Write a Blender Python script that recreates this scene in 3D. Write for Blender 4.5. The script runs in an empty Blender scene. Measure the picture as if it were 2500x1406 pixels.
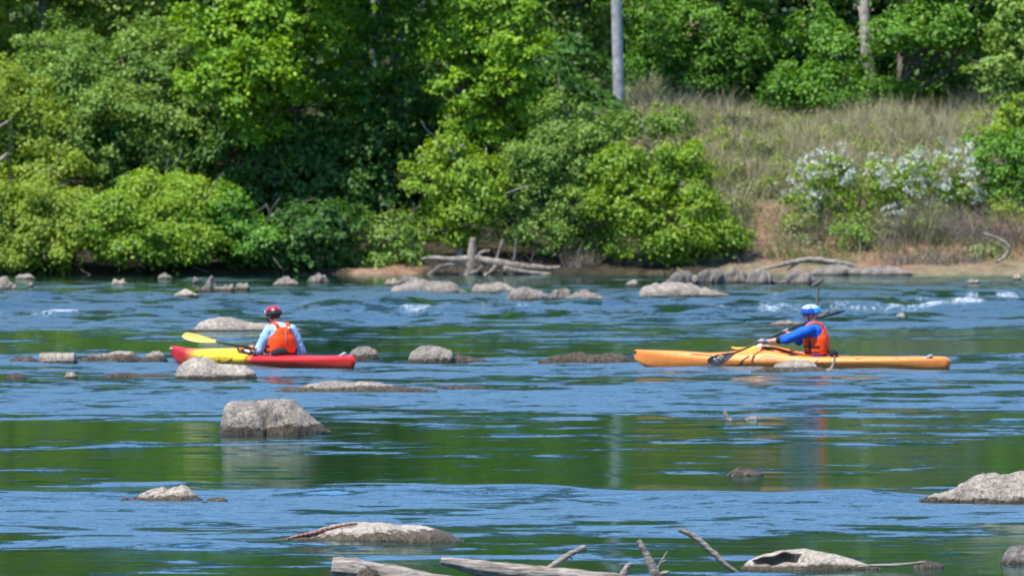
import bpy, bmesh, math, random
import numpy as np
from mathutils import Vector, noise, Matrix

# ------------------------------------------------------------------ camera, light, exposure
SC = bpy.context.scene
F, H, HY = 21480.0, 2.7, 417.0          # focal length in photo pixels, eye height above the water, horizon row
R = math.radians

cam_d = bpy.data.cameras.new("camera")
cam = bpy.data.objects.new("camera", cam_d)
SC.collection.objects.link(cam)
cam.location = (0, 0, H)
cam.rotation_euler = (R(90) - math.atan((703 - HY) / F), 0, 0)
cam_d.sensor_width = 36
cam_d.lens = F * 36 / 2500
cam_d.clip_start = 1
cam_d.clip_end = 2000
cam_d.dof.use_dof = True
cam_d.dof.focus_distance = 76
cam_d.dof.aperture_fstop = cam_d.lens / 1000 / 0.036
SC.camera = cam

SUN_DIR = Vector((-0.40, -0.33, 0.98)).normalized()      # towards the sun
world = bpy.data.worlds.new("World")
SC.world = world
world.use_nodes = True
wn = world.node_tree
sky = wn.nodes.new("ShaderNodeTexSky")
sky.sky_type = 'NISHITA'
sky.sun_disc = False
sky.sun_elevation = math.asin(SUN_DIR.z)
sky.sun_rotation = math.atan2(SUN_DIR.x, SUN_DIR.y)
sky.air_density = 0.7
sky.dust_density = 0.0
sky.ozone_density = 9.0
wn.links.new(sky.outputs[0], wn.nodes["Background"].inputs[0])
wn.nodes["Background"].inputs[1].default_value = 0.15
sun_d = bpy.data.lights.new("sun", 'SUN')
sun_d.energy = 3.7
sun_d.angle = R(0.53)
sun_d.color = (1.0, 0.95, 0.87)
sun = bpy.data.objects.new("sun", sun_d)
SC.collection.objects.link(sun)
sun.rotation_euler = SUN_DIR.to_track_quat('Z', 'Y').to_euler()
sun.location = (-40, 0, 60)

SC.view_settings.view_transform = 'Standard'
SC.view_settings.look = 'None'
SC.view_settings.exposure = 1.15
SC.view_settings.gamma = 1.0
SC.view_settings.use_curve_mapping = False
SC.cycles.max_bounces = 8
SC.cycles.diffuse_bounces = 3
SC.cycles.glossy_bounces = 3
SC.cycles.transmission_bounces = 3
SC.cycles.use_denoising = True
SC.cycles.sample_clamp_direct = 8
SC.cycles.sample_clamp_indirect = 6
SC.cycles.caustics_reflective = False
SC.cycles.caustics_refractive = False

# ------------------------------------------------------------------ helpers
COL = SC.collection


def P(px, py, D):
    """photo pixel seen at distance D -> world point"""
    return Vector(((px - 1250) / F * D, D, H - (py - HY) / F * D))


def WD(py):
    """distance at which photo row py meets the water"""
    return F * H / (py - HY)


def W(px, py):
    D = WD(py)
    return Vector(((px - 1250) / F * D, D, 0.0))


def link(o, parent=None):
    COL.objects.link(o)
    if parent is not None:
        o.parent = parent
    return o


def tag(o, label=None, cat=None, group=None, kind=None):
    if label: o["label"] = label
    if cat: o["category"] = cat
    if group: o["group"] = group
    if kind: o["kind"] = kind
    return o


def thing(name, label, cat, loc=(0, 0, 0), rz=0.0, group=None):
    o = bpy.data.objects.new(name, None)
    o.empty_display_size = 0.2
    o.location = loc
    o.rotation_euler = (0, 0, rz)
    link(o)
    return tag(o, label, cat, group)


class MB:
    """collects shapes, then links them as ONE mesh object"""

    def __init__(self):
        self.v, self.f, self.m = [], [], []
        self.mi = 0

    def add(self, vs, fs):
        b = len(self.v)
        self.v += [tuple(p) for p in vs]
        self.f += [tuple(i + b for i in q) for q in fs]
        self.m += [self.mi] * len(fs)

    def rings(self, rings, caps=True, closed=True):
        """loft through rings of equal length"""
        n = len(rings[0])
        vs = [p for r in rings for p in r]
        fs = []
        for i in range(len(rings) - 1):
            for j in range(n if closed else n - 1):
                k = (j + 1) % n
                fs.append((i * n + j, i * n + k, (i + 1) * n + k, (i + 1) * n + j))
        if caps and closed:
            fs.append(tuple(range(n - 1, -1, -1)))
            fs.append(tuple((len(rings) - 1) * n + j for j in range(n)))
        self.add(vs, fs)

    def tube(self, pts, rad, n=8, flat=1.0, caps=True):
        pts = [Vector(p) for p in pts]
        if not hasattr(rad, '__len__'):
            rad = [rad] * len(pts)
        up = None
        out = []
        for i, p in enumerate(pts):
            t = (pts[min(i + 1, len(pts) - 1)] - pts[max(i - 1, 0)])
            if t.length < 1e-9: t = Vector((0, 0, 1))
            t.normalize()
            if up is None:
                a = Vector((0, 0, 1)) if abs(t.z) < 0.9 else Vector((1, 0, 0))
                up = (a - t * a.dot(t)).normalized()
            else:
                up = (up - t * up.dot(t))
                up = up.normalized() if up.length > 1e-6 else t.orthogonal().normalized()
            s = t.cross(up)
            out.append([p + (s * math.cos(q) + up * math.sin(q) * flat) * rad[i]
                        for q in [2 * math.pi * k / n for k in range(n)]])
        self.rings(out, caps)

    def ball(self, c, r, nu=14, nv=9, rot=None):
        c = Vector(c)
        if not hasattr(r, '__len__'): r = (r, r, r)
        vs, fs = [], []
        M = rot or Matrix.Identity(3)
        for i in range(nv + 1):
            th = math.pi * i / nv
            for j in range(nu):
                ph = 2 * math.pi * j / nu
                vs.append(c + M @ Vector((r[0] * math.sin(th) * math.cos(ph), r[1] * math.sin(th) * math.sin(ph), r[2] * math.cos(th))))
        for i in range(nv):
            for j in range(nu):
                k = (j + 1) % nu
                fs.append((i * nu + j, (i + 1) * nu + j, (i + 1) * nu + k, i * nu + k))
        self.add(vs, fs)

    def box(self, c, s, rot=None):
        c = Vector(c)
        M = rot or Matrix.Identity(3)
        vs = [c + M @ Vector((s[0] / 2 * a, s[1] / 2 * b, s[2] / 2 * d)) for a in (-1, 1) for b in (-1, 1) for d in (-1, 1)]
        self.add(vs, [(0, 1, 3, 2), (4, 6, 7, 5), (0, 4, 5, 1), (2, 3, 7, 6), (0, 2, 6, 4), (1, 5, 7, 3)])

    def mesh(self, name):
        me = bpy.data.meshes.new(name)
        me.from_pydata(self.v, [], self.f)
        me.validate()
        return me

    def build(self, name, mat, parent=None, smooth=True, weld=True):
        me = self.mesh(name)
        mats = mat if isinstance(mat, (list, tuple)) else [mat]
        for q in mats: me.materials.append(q)
        if len(mats) > 1: me.polygons.foreach_set('material_index', self.m)
        bm = bmesh.new(); bm.from_mesh(me)
        if weld: bmesh.ops.remove_doubles(bm, verts=bm.verts, dist=1e-5)
        bmesh.ops.recalc_face_normals(bm, faces=bm.faces)
        bm.to_mesh(me); bm.free()
        if smooth: me.polygons.foreach_set('use_smooth', [True] * len(me.polygons))
        return link(bpy.data.objects.new(name, me), parent)


def np_mesh(name, verts, quads, mat, parent=None, smooth=False):
    me = bpy.data.meshes.new(name)
    n, q = len(verts), len(quads)
    me.vertices.add(n)
    me.vertices.foreach_set('co', np.asarray(verts, dtype=np.float32).ravel())
    k = quads.shape[1]
    me.loops.add(q * k)
    me.loops.foreach_set('vertex_index', np.asarray(quads, dtype=np.int32).ravel())
    me.polygons.add(q)
    me.polygons.foreach_set('loop_start', np.arange(0, q * k, k, dtype=np.int32))
    if smooth: me.polygons.foreach_set('use_smooth', np.ones(q, dtype=bool))
    me.update(calc_edges=True)
    me.materials.append(mat)
    return link(bpy.data.objects.new(name, me), parent)


# ------------------------------------------------------------------ materials
class NT:
    def __init__(self, name):
        self.m = bpy.data.materials.new(name)
        self.m.use_nodes = True
        self.t = self.m.node_tree
        self.b = self.t.nodes["Principled BSDF"]
        self.out = self.t.nodes["Material Output"]

    def n(self, typ, **kw):
        o = self.t.nodes.new(typ)
        for k, v in kw.items(): setattr(o, k, v)
        return o

    def l(self, a, b): self.t.links.new(a, b)

    def val(self, sock, v):
        if hasattr(v, 'is_linked') or isinstance(v, bpy.types.NodeSocket): self.l(v, sock)
        else: sock.default_value = v

    def math(self, op, a, b=None, clamp=False):
        o = self.n('ShaderNodeMath', operation=op, use_clamp=clamp)
        self.val(o.inputs[0], a)
        if b is not None: self.val(o.inputs[1], b)
        return o.outputs[0]

    def noise(self, vec, scale=1.0, detail=4.0, rough=0.55, dist=0.0):
        o = self.n('ShaderNodeTexNoise')
        if vec is not None: self.l(vec, o.inputs['Vector'])
        o.inputs['Scale'].default_value = scale
        o.inputs['Detail'].default_value = detail
        o.inputs['Roughness'].default_value = rough
        o.inputs['Distortion'].default_value = dist
        return o.outputs['Fac']

    def scaled(self, vec, s):
        o = self.n('ShaderNodeMapping')
        self.l(vec, o.inputs[0])
        o.inputs['Scale'].default_value = s
        return o.outputs[0]

    def ramp(self, fac, stops, interp='LINEAR'):
        o = self.n('ShaderNodeValToRGB')
        o.color_ramp.interpolation = interp
        e = o.color_ramp.elements
        while len(e) < len(stops): e.new(0.5)
        for q, (p, c) in zip(e, stops):
            q.position = p
            q.color = (c, c, c, 1) if not hasattr(c, '__len__') else (*c, 1)
        self.val(o.inputs[0], fac)
        return o.outputs[0]

    def mix(self, fac, a, b):
        o = self.n('ShaderNodeMix', data_type='RGBA')
        self.val(o.inputs[0], fac)
        for s, v in ((o.inputs[6], a), (o.inputs[7], b)):
            if isinstance(v, tuple): s.default_value = (*v, 1)
            else: self.l(v, s)
        return o.outputs[2]

    def bump(self, h, strength=0.3, dist=0.02, normal=None):
        o = self.n('ShaderNodeBump')
        self.val(o.inputs['Strength'], strength)
        o.inputs['Distance'].default_value = dist
        self.l(h, o.inputs['Height'])
        if normal is not None: self.l(normal, o.inputs['Normal'])
        return o.outputs[0]


def simple(name, col, rough=0.5, var=0.12, scale=12.0, spec=0.5, bump=0.0):
    t = NT(name)
    tc = t.n('ShaderNodeTexCoord').outputs['Object']
    nz = t.noise(tc, scale, 5)
    d = tuple(max(0, c * (1 - var * 2)) for c in col)
    e = tuple(min(1, c * (1 + var)) for c in col)
    t.l(t.ramp(nz, [(0.3, d), (0.7, e)]), t.b.inputs['Base Color'])
    t.b.inputs['Roughness'].default_value = rough
    t.b.inputs['Specular IOR Level'].default_value = spec
    if bump: t.l(t.bump(t.noise(tc, scale * 3, 6), bump, 0.01), t.b.inputs['Normal'])
    return t.m


def leaf_mat(name, c1, c2, c3, trans=0.35):
    """c1..c3: spread of leaf colours, one random pick per leaf, with slow drift over the crown"""
    t = NT(name)
    g = t.n('ShaderNodeNewGeometry')
    rnd = g.outputs['Random Per Island']
    pos = g.outputs['Position']
    drift = t.noise(pos, 0.9, 3)
    k = t.math('ADD', t.math('MULTIPLY', rnd, 0.6), t.math('MULTIPLY', t.math('SUBTRACT', drift, 0.3), 1.0))
    col = t.ramp(k, [(0.15, c1), (0.5, c2), (0.9, c3)])
    d = t.n('ShaderNodeBsdfDiffuse'); t.l(col, d.inputs[0])
    tr = t.n('ShaderNodeBsdfTranslucent')
    hs = t.n('ShaderNodeHueSaturation'); hs.inputs['Hue'].default_value = 0.485; hs.inputs['Saturation'].default_value = 1.1; hs.inputs['Value'].default_value = 1.25
    t.l(col, hs.inputs['Color']); t.l(hs.outputs[0], tr.inputs[0])
    m1 = t.n('ShaderNodeMixShader'); m1.inputs[0].default_value = trans
    t.l(d.outputs[0], m1.inputs[1]); t.l(tr.outputs[0], m1.inputs[2])
    gl = t.n('ShaderNodeBsdfGlossy'); gl.inputs['Roughness'].default_value = 0.55
    gl.inputs[0].default_value = (0.9, 0.95, 1, 1)
    m2 = t.n('ShaderNodeMixShader'); m2.inputs[0].default_value = 0.02
    t.l(m1.outputs[0], m2.inputs[1]); t.l(gl.outputs[0], m2.inputs[2])
    t.l(m2.outputs[0], t.out.inputs[0])
    return t.m


M = {}
M['leaf_bright'] = leaf_mat('leaf_bright', (0.101, 0.222, 0.010), (0.185, 0.350, 0.013), (0.312, 0.478, 0.017))
M['leaf_fresh'] = leaf_mat('leaf_fresh', (0.066, 0.181, 0.020), (0.126, 0.292, 0.024), (0.197, 0.373, 0.037))
M['leaf_soft'] = leaf_mat('leaf_soft', (0.101, 0.193, 0.032), (0.174, 0.298, 0.043), (0.251, 0.373, 0.062))
M['leaf_olive'] = leaf_mat('leaf_olive', (0.132, 0.216, 0.018), (0.221, 0.321, 0.027), (0.312, 0.396, 0.043))
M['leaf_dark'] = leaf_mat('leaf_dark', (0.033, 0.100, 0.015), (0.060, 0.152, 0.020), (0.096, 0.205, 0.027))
M['leaf_lime'] = leaf_mat('leaf_lime', (0.113, 0.233, 0.015), (0.209, 0.345, 0.022), (0.312, 0.431, 0.032))
M['leaf_grey'] = leaf_mat('leaf_grey', (0.143, 0.175, 0.074), (0.239, 0.280, 0.099), (0.335, 0.350, 0.148))
M['leaf_shade'] = leaf_mat('leaf_shade', (0.014, 0.045, 0.012), (0.03, 0.08, 0.018), (0.055, 0.115, 0.022))  # darkened leaf green: shade between the crowns put into the woodland's colour
M['blossom'] = leaf_mat('blossom', (0.34, 0.40, 0.34), (0.48, 0.52, 0.47), (0.60, 0.62, 0.58), 0.3)
M['bark'] = simple('bark', (0.16, 0.14, 0.12), 0.9, 0.25, 9, 0.2, 0.6)
M['bark_pale'] = simple('bark_pale', (0.36, 0.33, 0.30), 0.9, 0.25, 7, 0.2, 0.6)
M['twig'] = simple('twig', (0.17, 0.145, 0.12), 0.9, 0.3, 4, 0.2)
M['dead_wood'] = simple('dead_wood', (0.46, 0.40, 0.34), 0.85, 0.22, 8, 0.2, 0.6)
# ------------------------------------------------------------------ river bank
rng = np.random.default_rng(7)


def sm(a, b, x):
    t = np.clip((x - a) / (b - a), 0, 1)
    return t * t * (3 - 2 * t)


def vnoise(x, y, s, seed=0):
    """cheap smooth value noise on numpy arrays"""
    r = np.random.default_rng(seed)
    tab = r.random((64, 64))
    X, Y = np.asarray(x) * s, np.asarray(y) * s
    xi, yi = np.floor(X).astype(int), np.floor(Y).astype(int)
    fx, fy = X - xi, Y - yi
    fx, fy = fx * fx * (3 - 2 * fx), fy * fy * (3 - 2 * fy)
    g = lambda i, j: tab[i % 64, j % 64]
    return (g(xi, yi) * (1 - fx) + g(xi + 1, yi) * fx) * (1 - fy) + (g(xi, yi + 1) * (1 - fx) + g(xi + 1, yi + 1) * fx) * fy


def bank_z(x, d):
    x = np.asarray(x, float); d = np.asarray(d, float)
    d = d - 0.55 * (vnoise(x, d * 0, 0.35, 3) - 0.5) * 2
    left = np.interp(d, [225, 229.6, 230.3, 231.2, 233, 240, 255, 300, 420], [-1.2, -0.25, 0.10, 0.24, 0.45, 2.2, 4.6, 9, 22])
    right = np.interp(d, [225, 229.6, 230.3, 232.2, 233.4, 236.6, 241, 247, 262, 300, 420], [-1.2, -0.2, 0.1, 0.36, 0.85, 1.9, 2.8, 3.55, 4.4, 7.0, 22])
    k = sm(2.5, 6.2, x)
    z = left * (1 - k) + right * k
    z = z + (vnoise(x, d, 0.6, 1) - 0.5) * 0.35 * sm(229, 234, d) + (vnoise(x, d, 1.9, 2) - 0.5) * 0.16 * sm(230, 231, d)
    return z


def grid(xs, ys, zf):
    X, Y = np.meshgrid(xs, ys)
    Z = zf(X, Y)
    v = np.stack([X, Y, Z], -1).reshape(-1, 3)
    nx, ny = len(xs), len(ys)
    i = np.arange((nx - 1) * (ny - 1))
    a = (i // (nx - 1)) * nx + i % (nx - 1)
    return v, np.stack([a, a + 1, a + nx + 1, a + nx], -1)


t = NT('soil')
pos = t.n('ShaderNodeNewGeometry').outputs['Position']
n1 = t.noise(pos, 0.55, 6, 0.6)
n2 = t.noise(t.scaled(pos, (1, 1, 1.8)), 3.2, 6, 0.7)
clay = t.ramp(n2, [(0.28, (0.095, 0.05, 0.03)), (0.5, (0.21, 0.125, 0.08)), (0.72, (0.31, 0.21, 0.145))])
litter = t.ramp(n2, [(0.3, (0.018, 0.016, 0.010)), (0.6, (0.05, 0.042, 0.026)), (0.8, (0.09, 0.075, 0.05))])
dry = t.ramp(n2, [(0.3, (0.12, 0.09, 0.055)), (0.6, (0.22, 0.18, 0.11)), (0.8, (0.30, 0.26, 0.17))])
sx = t.n('ShaderNodeSeparateXYZ'); t.l(pos, sx.inputs[0])
# open clay where the slope is bare, dry earth higher up, leaf litter under the trees
nn = t.math('SUBTRACT', n1, 0.5)
kx = t.math('ADD', t.math('MULTIPLY', sx.outputs[0], 0.16), t.math('MULTIPLY', nn, 1.6))
kx = t.math('MULTIPLY', t.math('SUBTRACT', kx, 0.62), 3.0, True)
kz = t.math('MULTIPLY', t.math('SUBTRACT', t.math('ADD', 1.9, t.math('MULTIPLY', nn, 3.0)), sx.outputs[2]), 1.6, True)
low = t.math('MULTIPLY', t.math('SUBTRACT', t.math('ADD', 0.30, t.math('MULTIPLY', nn, 0.5)), sx.outputs[2]), 9.0, True)
lx = t.math('MULTIPLY', t.math('ADD', sx.outputs[0], t.math('ADD', 4.4, t.math('MULTIPLY', nn, 4))), 2.0, True)
rx = t.math('MULTIPLY', t.math('SUBTRACT', t.math('MULTIPLY', nn, 4), t.math('ADD', sx.outputs[0], 2.2)), 2.0, True)
low = t.math('MULTIPLY', low, t.math('MULTIPLY', lx, rx))
shore = t.math('ADD', t.math('MULTIPLY', t.math('SUBTRACT', sx.outputs[2], t.math('ADD', 0.30, t.math('MULTIPLY', nn, 1.6))), 5.0), 0.45, True)
kx2 = t.math('MULTIPLY', kx, shore)
up = t.mix(t.math('MAXIMUM', t.math('MULTIPLY', kx2, kz), low), t.mix(kx, litter, dry), clay)
t.l(up, t.b.inputs['Base Color'])
t.b.inputs['Roughness'].default_value = 0.95
t.b.inputs['Specular IOR Level'].default_value = 0.1
t.l(t.bump(n2, 0.7, 0.15), t.b.inputs['Normal'])
M['soil'] = t.m

xs = np.concatenate([np.linspace(-260, -22, 30), np.arange(-20, 20.01, 0.22), np.linspace(22, 260, 30)])
ys = np.concatenate([np.arange(226, 262, 0.22), np.linspace(263, 420, 40)])
v, q = grid(xs, ys, bank_z)
bank = np_mesh('river_bank', v, q, M['soil'], smooth=True)
tag(bank, 'far river bank with red clay slope and dark wooded soil', kind='structure')

# ------------------------------------------------------------------ river water
CH_ROW = [600, 672, 684, 692, 712, 735, 792, 802, 826, 846, 868, 876, 905, 915, 935, 960, 1000, 1015, 1050, 1075, 1100, 1195, 1207, 1225, 1262, 1290, 1302, 1338, 1352, 1406, 1600]
CH_VAL = [.12, .12, .16, .52, .66, .78, .78, .46, .42, .28, .30, .72, .70, .58, .62, .76, .70, .50, .47, .44, .33, .30, .60, .80, .78, .56, .42, .36, .14, .14, .3]


def ledge(x, d):
    """small drops where the river runs over sills of rock: a smooth hump with a steeper near side"""
    z = np.zeros_like(x)
    for row, amp, wid, x0, x1, sd in ((1214, 0.05, 0.55, -99, 3.3, 5), (875, 0.05, 0.8, -7, 8, 6), (948, 0.022, 0.8, -7, 1, 7),
                                      (757, 0.12, 1.4, -14, 14, 8), (1326, 0.025, .4, -3, -.7, 9), (727, 0.10, 1.4, 2, 14, 10), (952, 0.04, 0.7, 1, 7, 11)):
        D = F * H / (row - HY)
        c = D + (vnoise(x, x * 0, 0.45, sd) - 0.5) * D * 0.025
        s = d - c
        hump = np.where(s > 0, np.exp(-(s / (wid * 3)) ** 2), np.exp(-(s / wid) ** 2))
        k = sm(x0 - .5, x0 + .5, x) * (1 - sm(x1 - .5, x1 + .5, x))
        z += amp * hump * k * (0.55 + 0.9 * vnoise(x, d, 0.8, sd + 20))
    return z


def wind_field(x, d):
    """0 glassy .. 1 rippled, patch by patch"""
    row = HY + F * H / np.maximum(d, 30)
    wob = ((vnoise(x, d, 0.16, 41) - 0.5) * 26 + (vnoise(x, d, 0.5, 42) - 0.5) * 14) * np.clip(row / 900, 0.6, 1.6)
    chop = np.interp(row + wob, CH_ROW, CH_VAL)
    n = sum(a * (vnoise(x * fx, d * fy, 1.0, sd) - 0.5) for a, fx, fy, sd in
            ((0.16, 0.06, 0.09, 61), (0.22, 0.22, 0.30, 62), (0.30, 0.55, 0.7, 63), (0.36, 1.3, 1.5, 64), (0.36, 2.6, 3.2, 65)))
    return np.clip((n * 1.45 + (chop - 0.595) * 0.95) * 3.2 + 0.5, 0, 1)


# streaks of broken water: x0, x1, row, strength
FO = [(-30, 30, 765, .5), (60, 130, 766, .7), (100, 220, 765, 1), (225, 265, 766, .4), (330, 420, 722, .3), (425, 485, 716, .6), (510, 570, 757, .4), (720, 765, 757, .6), (765, 815, 740, .4), (830, 905, 748, .5), (725, 835, 762, .45), (970, 1070, 758, .9), (1130, 1165, 756, .6),
      (1230, 1295, 759, .9), (1315, 1355, 758, .6), (1350, 1405, 758, .5), (1455, 1505, 754, .5), (1600, 1700, 756, .45), (1725, 1785, 756, .5), (1815, 1925, 757, .8), (1875, 1915, 728, .5), (2035, 2085, 745, .5), (2055, 2115, 757, .7),
      (2120, 2155, 756, .7), (2160, 2220, 754, .9), (2235, 2315, 755, 1), (2295, 2425, 755, 1), (2425, 2520, 754, 1), (2350, 2405, 729, .7), (2415, 2495, 728, .9), (2210, 2305, 732, .5), (1690, 1735, 899, .45), (1560, 2520, 757, .56), (900, 1420, 759, .5), (2150, 2520, 730, .5), (-40, 330, 767, .46), (650, 960, 763, .42), (1900, 2520, 742, .42), (1100, 1900, 748, .4)]


def foam_field(x, d):
    row = HY + F * H / np.maximum(d, 30)
    px = 1250 + x * F / np.maximum(d, 30)
    f = np.zeros_like(x)
    for a, b_, py, s in FO:
        u = (px - (a + b_) / 2) / ((b_ - a) / 2)
        v_ = (row - py - 3 * (vnoise(x, x * 0, 0.9, 71) - .5)) / 3.6
        f = np.maximum(f, s * np.clip(1.15 - u * u, 0, 1) * np.exp(-v_ * v_))
    n = 0.45 * vnoise(x, d * 0.35, 2.2, 72) + 0.55 * vnoise(x, d * 0.6, 6.5, 73)
    return np.clip(f * (0.2 + 1.5 * n) - 0.24, 0, 0.75)


def water_z(x, d):
    row = HY + F * H / np.maximum(d, 30)
    z = ledge(x, d)
    w = wind_field(x, d)
    near = 1 - sm(62, 105, d)
    wave = 0.9 * ((0.056 * (1 - 0.55 * near)) * (vnoise(x * 1.0, d * 1.5, 1.0, 31) - 0.5) + 0.034 * (vnoise(x * 1.6 + d * .2, d * 2.3, 1.0, 32) - 0.5) + 0.016 * near * (vnoise(x * 2.2 - d * .3, d * 4.2, 1.0, 34) - 0.5))
    z += wave * (w ** 1.3 + 0.03)
    rap = sm(690, 735, row) * (1 - sm(775, 800, row))
    z += rap * (0.13 * (vnoise(x, d * 0.6, 0.9, 33) - 0.5) + 0.17 * (vnoise(x * 0.8, d * 1.3, 1.0, 35) - 0.5)) + foam_field(x, d) * 0.03
    return z * (1 - sm(223, 228, d)) * sm(30, 45, d)


t = NT('water')
geo = t.n('ShaderNodeNewGeometry')
pos = geo.outputs['Position']
def vattr(n):
    o = t.n('ShaderNodeAttribute'); o.attribute_name = n
    return o.outputs['Fac']
fine = t.noise(t.scaled(pos, (2.6, 2.8, 1)), 1.0, 8, 0.74, 0.3)
wind = t.math('ADD', t.math('MULTIPLY', t.math('ADD', t.math('SUBTRACT', vattr('wind'), 0.5), t.math('MULTIPLY', t.math('SUBTRACT', fine, 0.5), 3.0)), 2.4), 0.5, True)
fn = t.noise(t.scaled(pos, (15, 2.4, 15)), 1.0, 5, 0.8)
foam = t.math('MULTIPLY', t.math('ADD', t.math('SUBTRACT', vattr('foam'), 0.30), t.math('MULTIPLY', t.math('SUBTRACT', fn, 0.5), 2.6)), 1.3, True)
foam = t.math('MULTIPLY', foam, t.math('MULTIPLY', vattr('foam'), 4.0, True))
rip = t.noise(t.scaled(pos, (1.6, 3.4, 1)), 1.0, 4, 0.6, 0.3)
rip2 = t.noise(t.scaled(pos, (5, 9, 1)), 1.3, 4, 0.6, 0.2)
hgt = t.math('ADD', t.math('MULTIPLY', rip, 0.055), t.math('MULTIPLY', rip2, 0.022))
nrm = t.bump(t.math('MULTIPLY', hgt, t.math('ADD', t.math('MULTIPLY', wind, 1.0), 0.06)), 1.0, 1.0)
fr = t.n('ShaderNodeFresnel'); fr.inputs['IOR'].default_value = 1.46; t.l(nrm, fr.inputs['Normal'])
gl = t.n('ShaderNodeBsdfGlossy'); gl.inputs['Color'].default_value = (0.76, 0.97, 0.99, 1); t.l(nrm, gl.inputs['Normal'])
t.l(t.math('ADD', t.math('MULTIPLY', wind, 0.27), 0.045), gl.inputs['Roughness'])
df = t.n('ShaderNodeBsdfDiffuse'); df.inputs['Color'].default_value = (0.004, 0.016, 0.007, 1)
wf = t.n('ShaderNodeBsdfDiffuse'); wf.inputs['Color'].default_value = (0.52, 0.58, 0.63, 1)
m1 = t.n('ShaderNodeMixShader'); t.l(fr.outputs[0], m1.inputs[0]); t.l(df.outputs[0], m1.inputs[1]); t.l(gl.outputs[0], m1.inputs[2])
m2 = t.n('ShaderNodeMixShader'); t.l(foam, m2.inputs[0]); t.l(m1.outputs[0], m2.inputs[1]); t.l(wf.outputs[0], m2.inputs[2])
t.l(m2.outputs[0], t.out.inputs[0])
M['water'] = t.m

xs = np.concatenate([np.linspace(-260, -22, 24), np.arange(-20, 20.01, 0.14), np.linspace(22, 260, 24)])
d, ys = 46.0, []
while d < 232:
    ys.append(d)
    d += 0.05 + (d / 60.0) ** 2 * 0.07
ys = np.concatenate([np.linspace(-80, 45, 30), ys, [233, 236, 240]])
v, q = grid(xs, ys, water_z)
river = np_mesh('river_water', v, q, M['water'], smooth=True)
tag(river, 'wide green and blue river with wind ripples', kind='structure')
for nm, fn in (('wind', wind_field), ('foam', foam_field)):
    a = river.data.attributes.new(nm, 'FLOAT', 'POINT')
    a.data.foreach_set('value', fn(v[:, 0], v[:, 1]).astype(np.float32))

v, q = grid(np.linspace(-260, 260, 20), np.linspace(-80, 228, 20), lambda x, y: x * 0 - 1.1)
bed = np_mesh('river_bed', v, q, M['soil'])
tag(bed, 'river bed under the water', kind='structure')
# ------------------------------------------------------------------ trees and shrubs
def leaf_quads(c, n, size, asp, rg):
    N = len(c)
    r = rg.normal(size=(N, 3))
    n = n / np.linalg.norm(n, axis=1, keepdims=True)
    dd = r - n * (r * n).sum(1, keepdims=True)
    dd /= np.linalg.norm(dd, axis=1, keepdims=True) + 1e-9
    s = np.cross(n, dd)
    L = (size * (0.65 + 0.7 * rg.random(N)))[:, None]
    w = L * asp
    fold = n * L * 0.12
    v = np.stack([c - dd * L * .5, c + s * w * .5 + fold, c + dd * L * .5, c - s * w * .5 + fold], 1).reshape(-1, 3)
    return v, np.arange(N * 4).reshape(-1, 4)


def foliage(lobes, rg, size=0.15, cr=0.42, per=70, k=2.0, asp=0.62, flat=0.6, inner=0.12):
    """lobes: (centre, (rx,ry,rz), density). Twig clumps spread through the outer part of each lobe, leaves in each clump."""
    C, N, S = [], [], []
    for (c, r, dens, big) in lobes:
        c = np.array(c); r = np.array(r)
        c_r = cr * big
        p = 1.6
        area = 4 * math.pi * (((r[0] * r[1]) ** p + (r[0] * r[2]) ** p + (r[1] * r[2]) ** p) / 3) ** (1 / p)
        m = max(6, int(area / (c_r * c_r * k) * dens))
        u = rg.normal(size=(m, 3)); u /= np.linalg.norm(u, axis=1, keepdims=True)
        u[:, 1] = np.where((u[:, 1] > 0.25) & (rg.random(m) < 0.6), -u[:, 1], u[:, 1])
        rad = np.where(rg.random(m) < inner, 0.4 + 0.4 * rg.random(m), 0.74 + 0.36 * rg.random(m) ** 1.3 + 0.28 * (rg.random(m) < 0.10))
        for kf in (2.6, 4.2):
            kk = rg.normal(size=3) * kf
            rad = rad * (1 + 0.17 * np.sin(u @ kk + rg.random() * 6.28))
        cc = c + u * r * rad[:, None]
        cnt = (per * (0.45 + 1.1 * rg.random(m))).astype(int)
        idx = np.repeat(np.arange(m), cnt)
        csz = (c_r * (0.6 + 0.75 * rg.random(m)))[idx]
        g = rg.normal(size=(len(idx), 3)) * 0.5
        g *= np.array([1, 1, flat])
        pts = cc[idx] + g * csz[:, None]
        droop = -0.25 * (g[:, 0] ** 2 + g[:, 1] ** 2) * csz
        pts[:, 2] += droop
        nn = u[idx] * 0.55 + np.array([0, 0, 0.55]) + g * 0.35 + rg.normal(size=(len(idx), 3)) * 0.45
        C.append(pts); N.append(nn); S.append(np.full(len(idx), size * big))
    C = np.concatenate(C); N = np.concatenate(N); S = np.concatenate(S)
    return leaf_quads(C, N, S, asp, rg)


def limb(mb, a, b, r0, r1, rg, n=7, seg=7, wob=0.06):
    a, b = Vector(a), Vector(b)
    L = (b - a).length
    pts, rad = [], []
    for i in range(seg + 1):
        s = i / seg
        j = Vector(rg.normal(size=3)) * wob * L * math.sin(math.pi * s) * 0.5
        pts.append(a.lerp(b, s) + j + Vector((0, 0, 0.12 * L * math.sin(math.pi * s) * (0.4 if s else 0))))
        rad.append(r0 + (r1 - r0) * s)
    mb.tube(pts, rad, n)


def px_lobes(D, ls, ymin=0.5):
    out = []
    for l in ls:
        px, py, rx, ry = l[:4]
        dd = l[4] if len(l) > 4 else 0
        dens = l[5] if len(l) > 5 else 1.0
        big = l[6] if len(l) > 6 else 1.0
        Dl = D + dd
        c = P(px, py, Dl)
        s = Dl / F
        out.append((c, (rx * s, max(ymin, 0.8 * min(rx, ry) * s), ry * s), dens, big))
    return out


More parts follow.
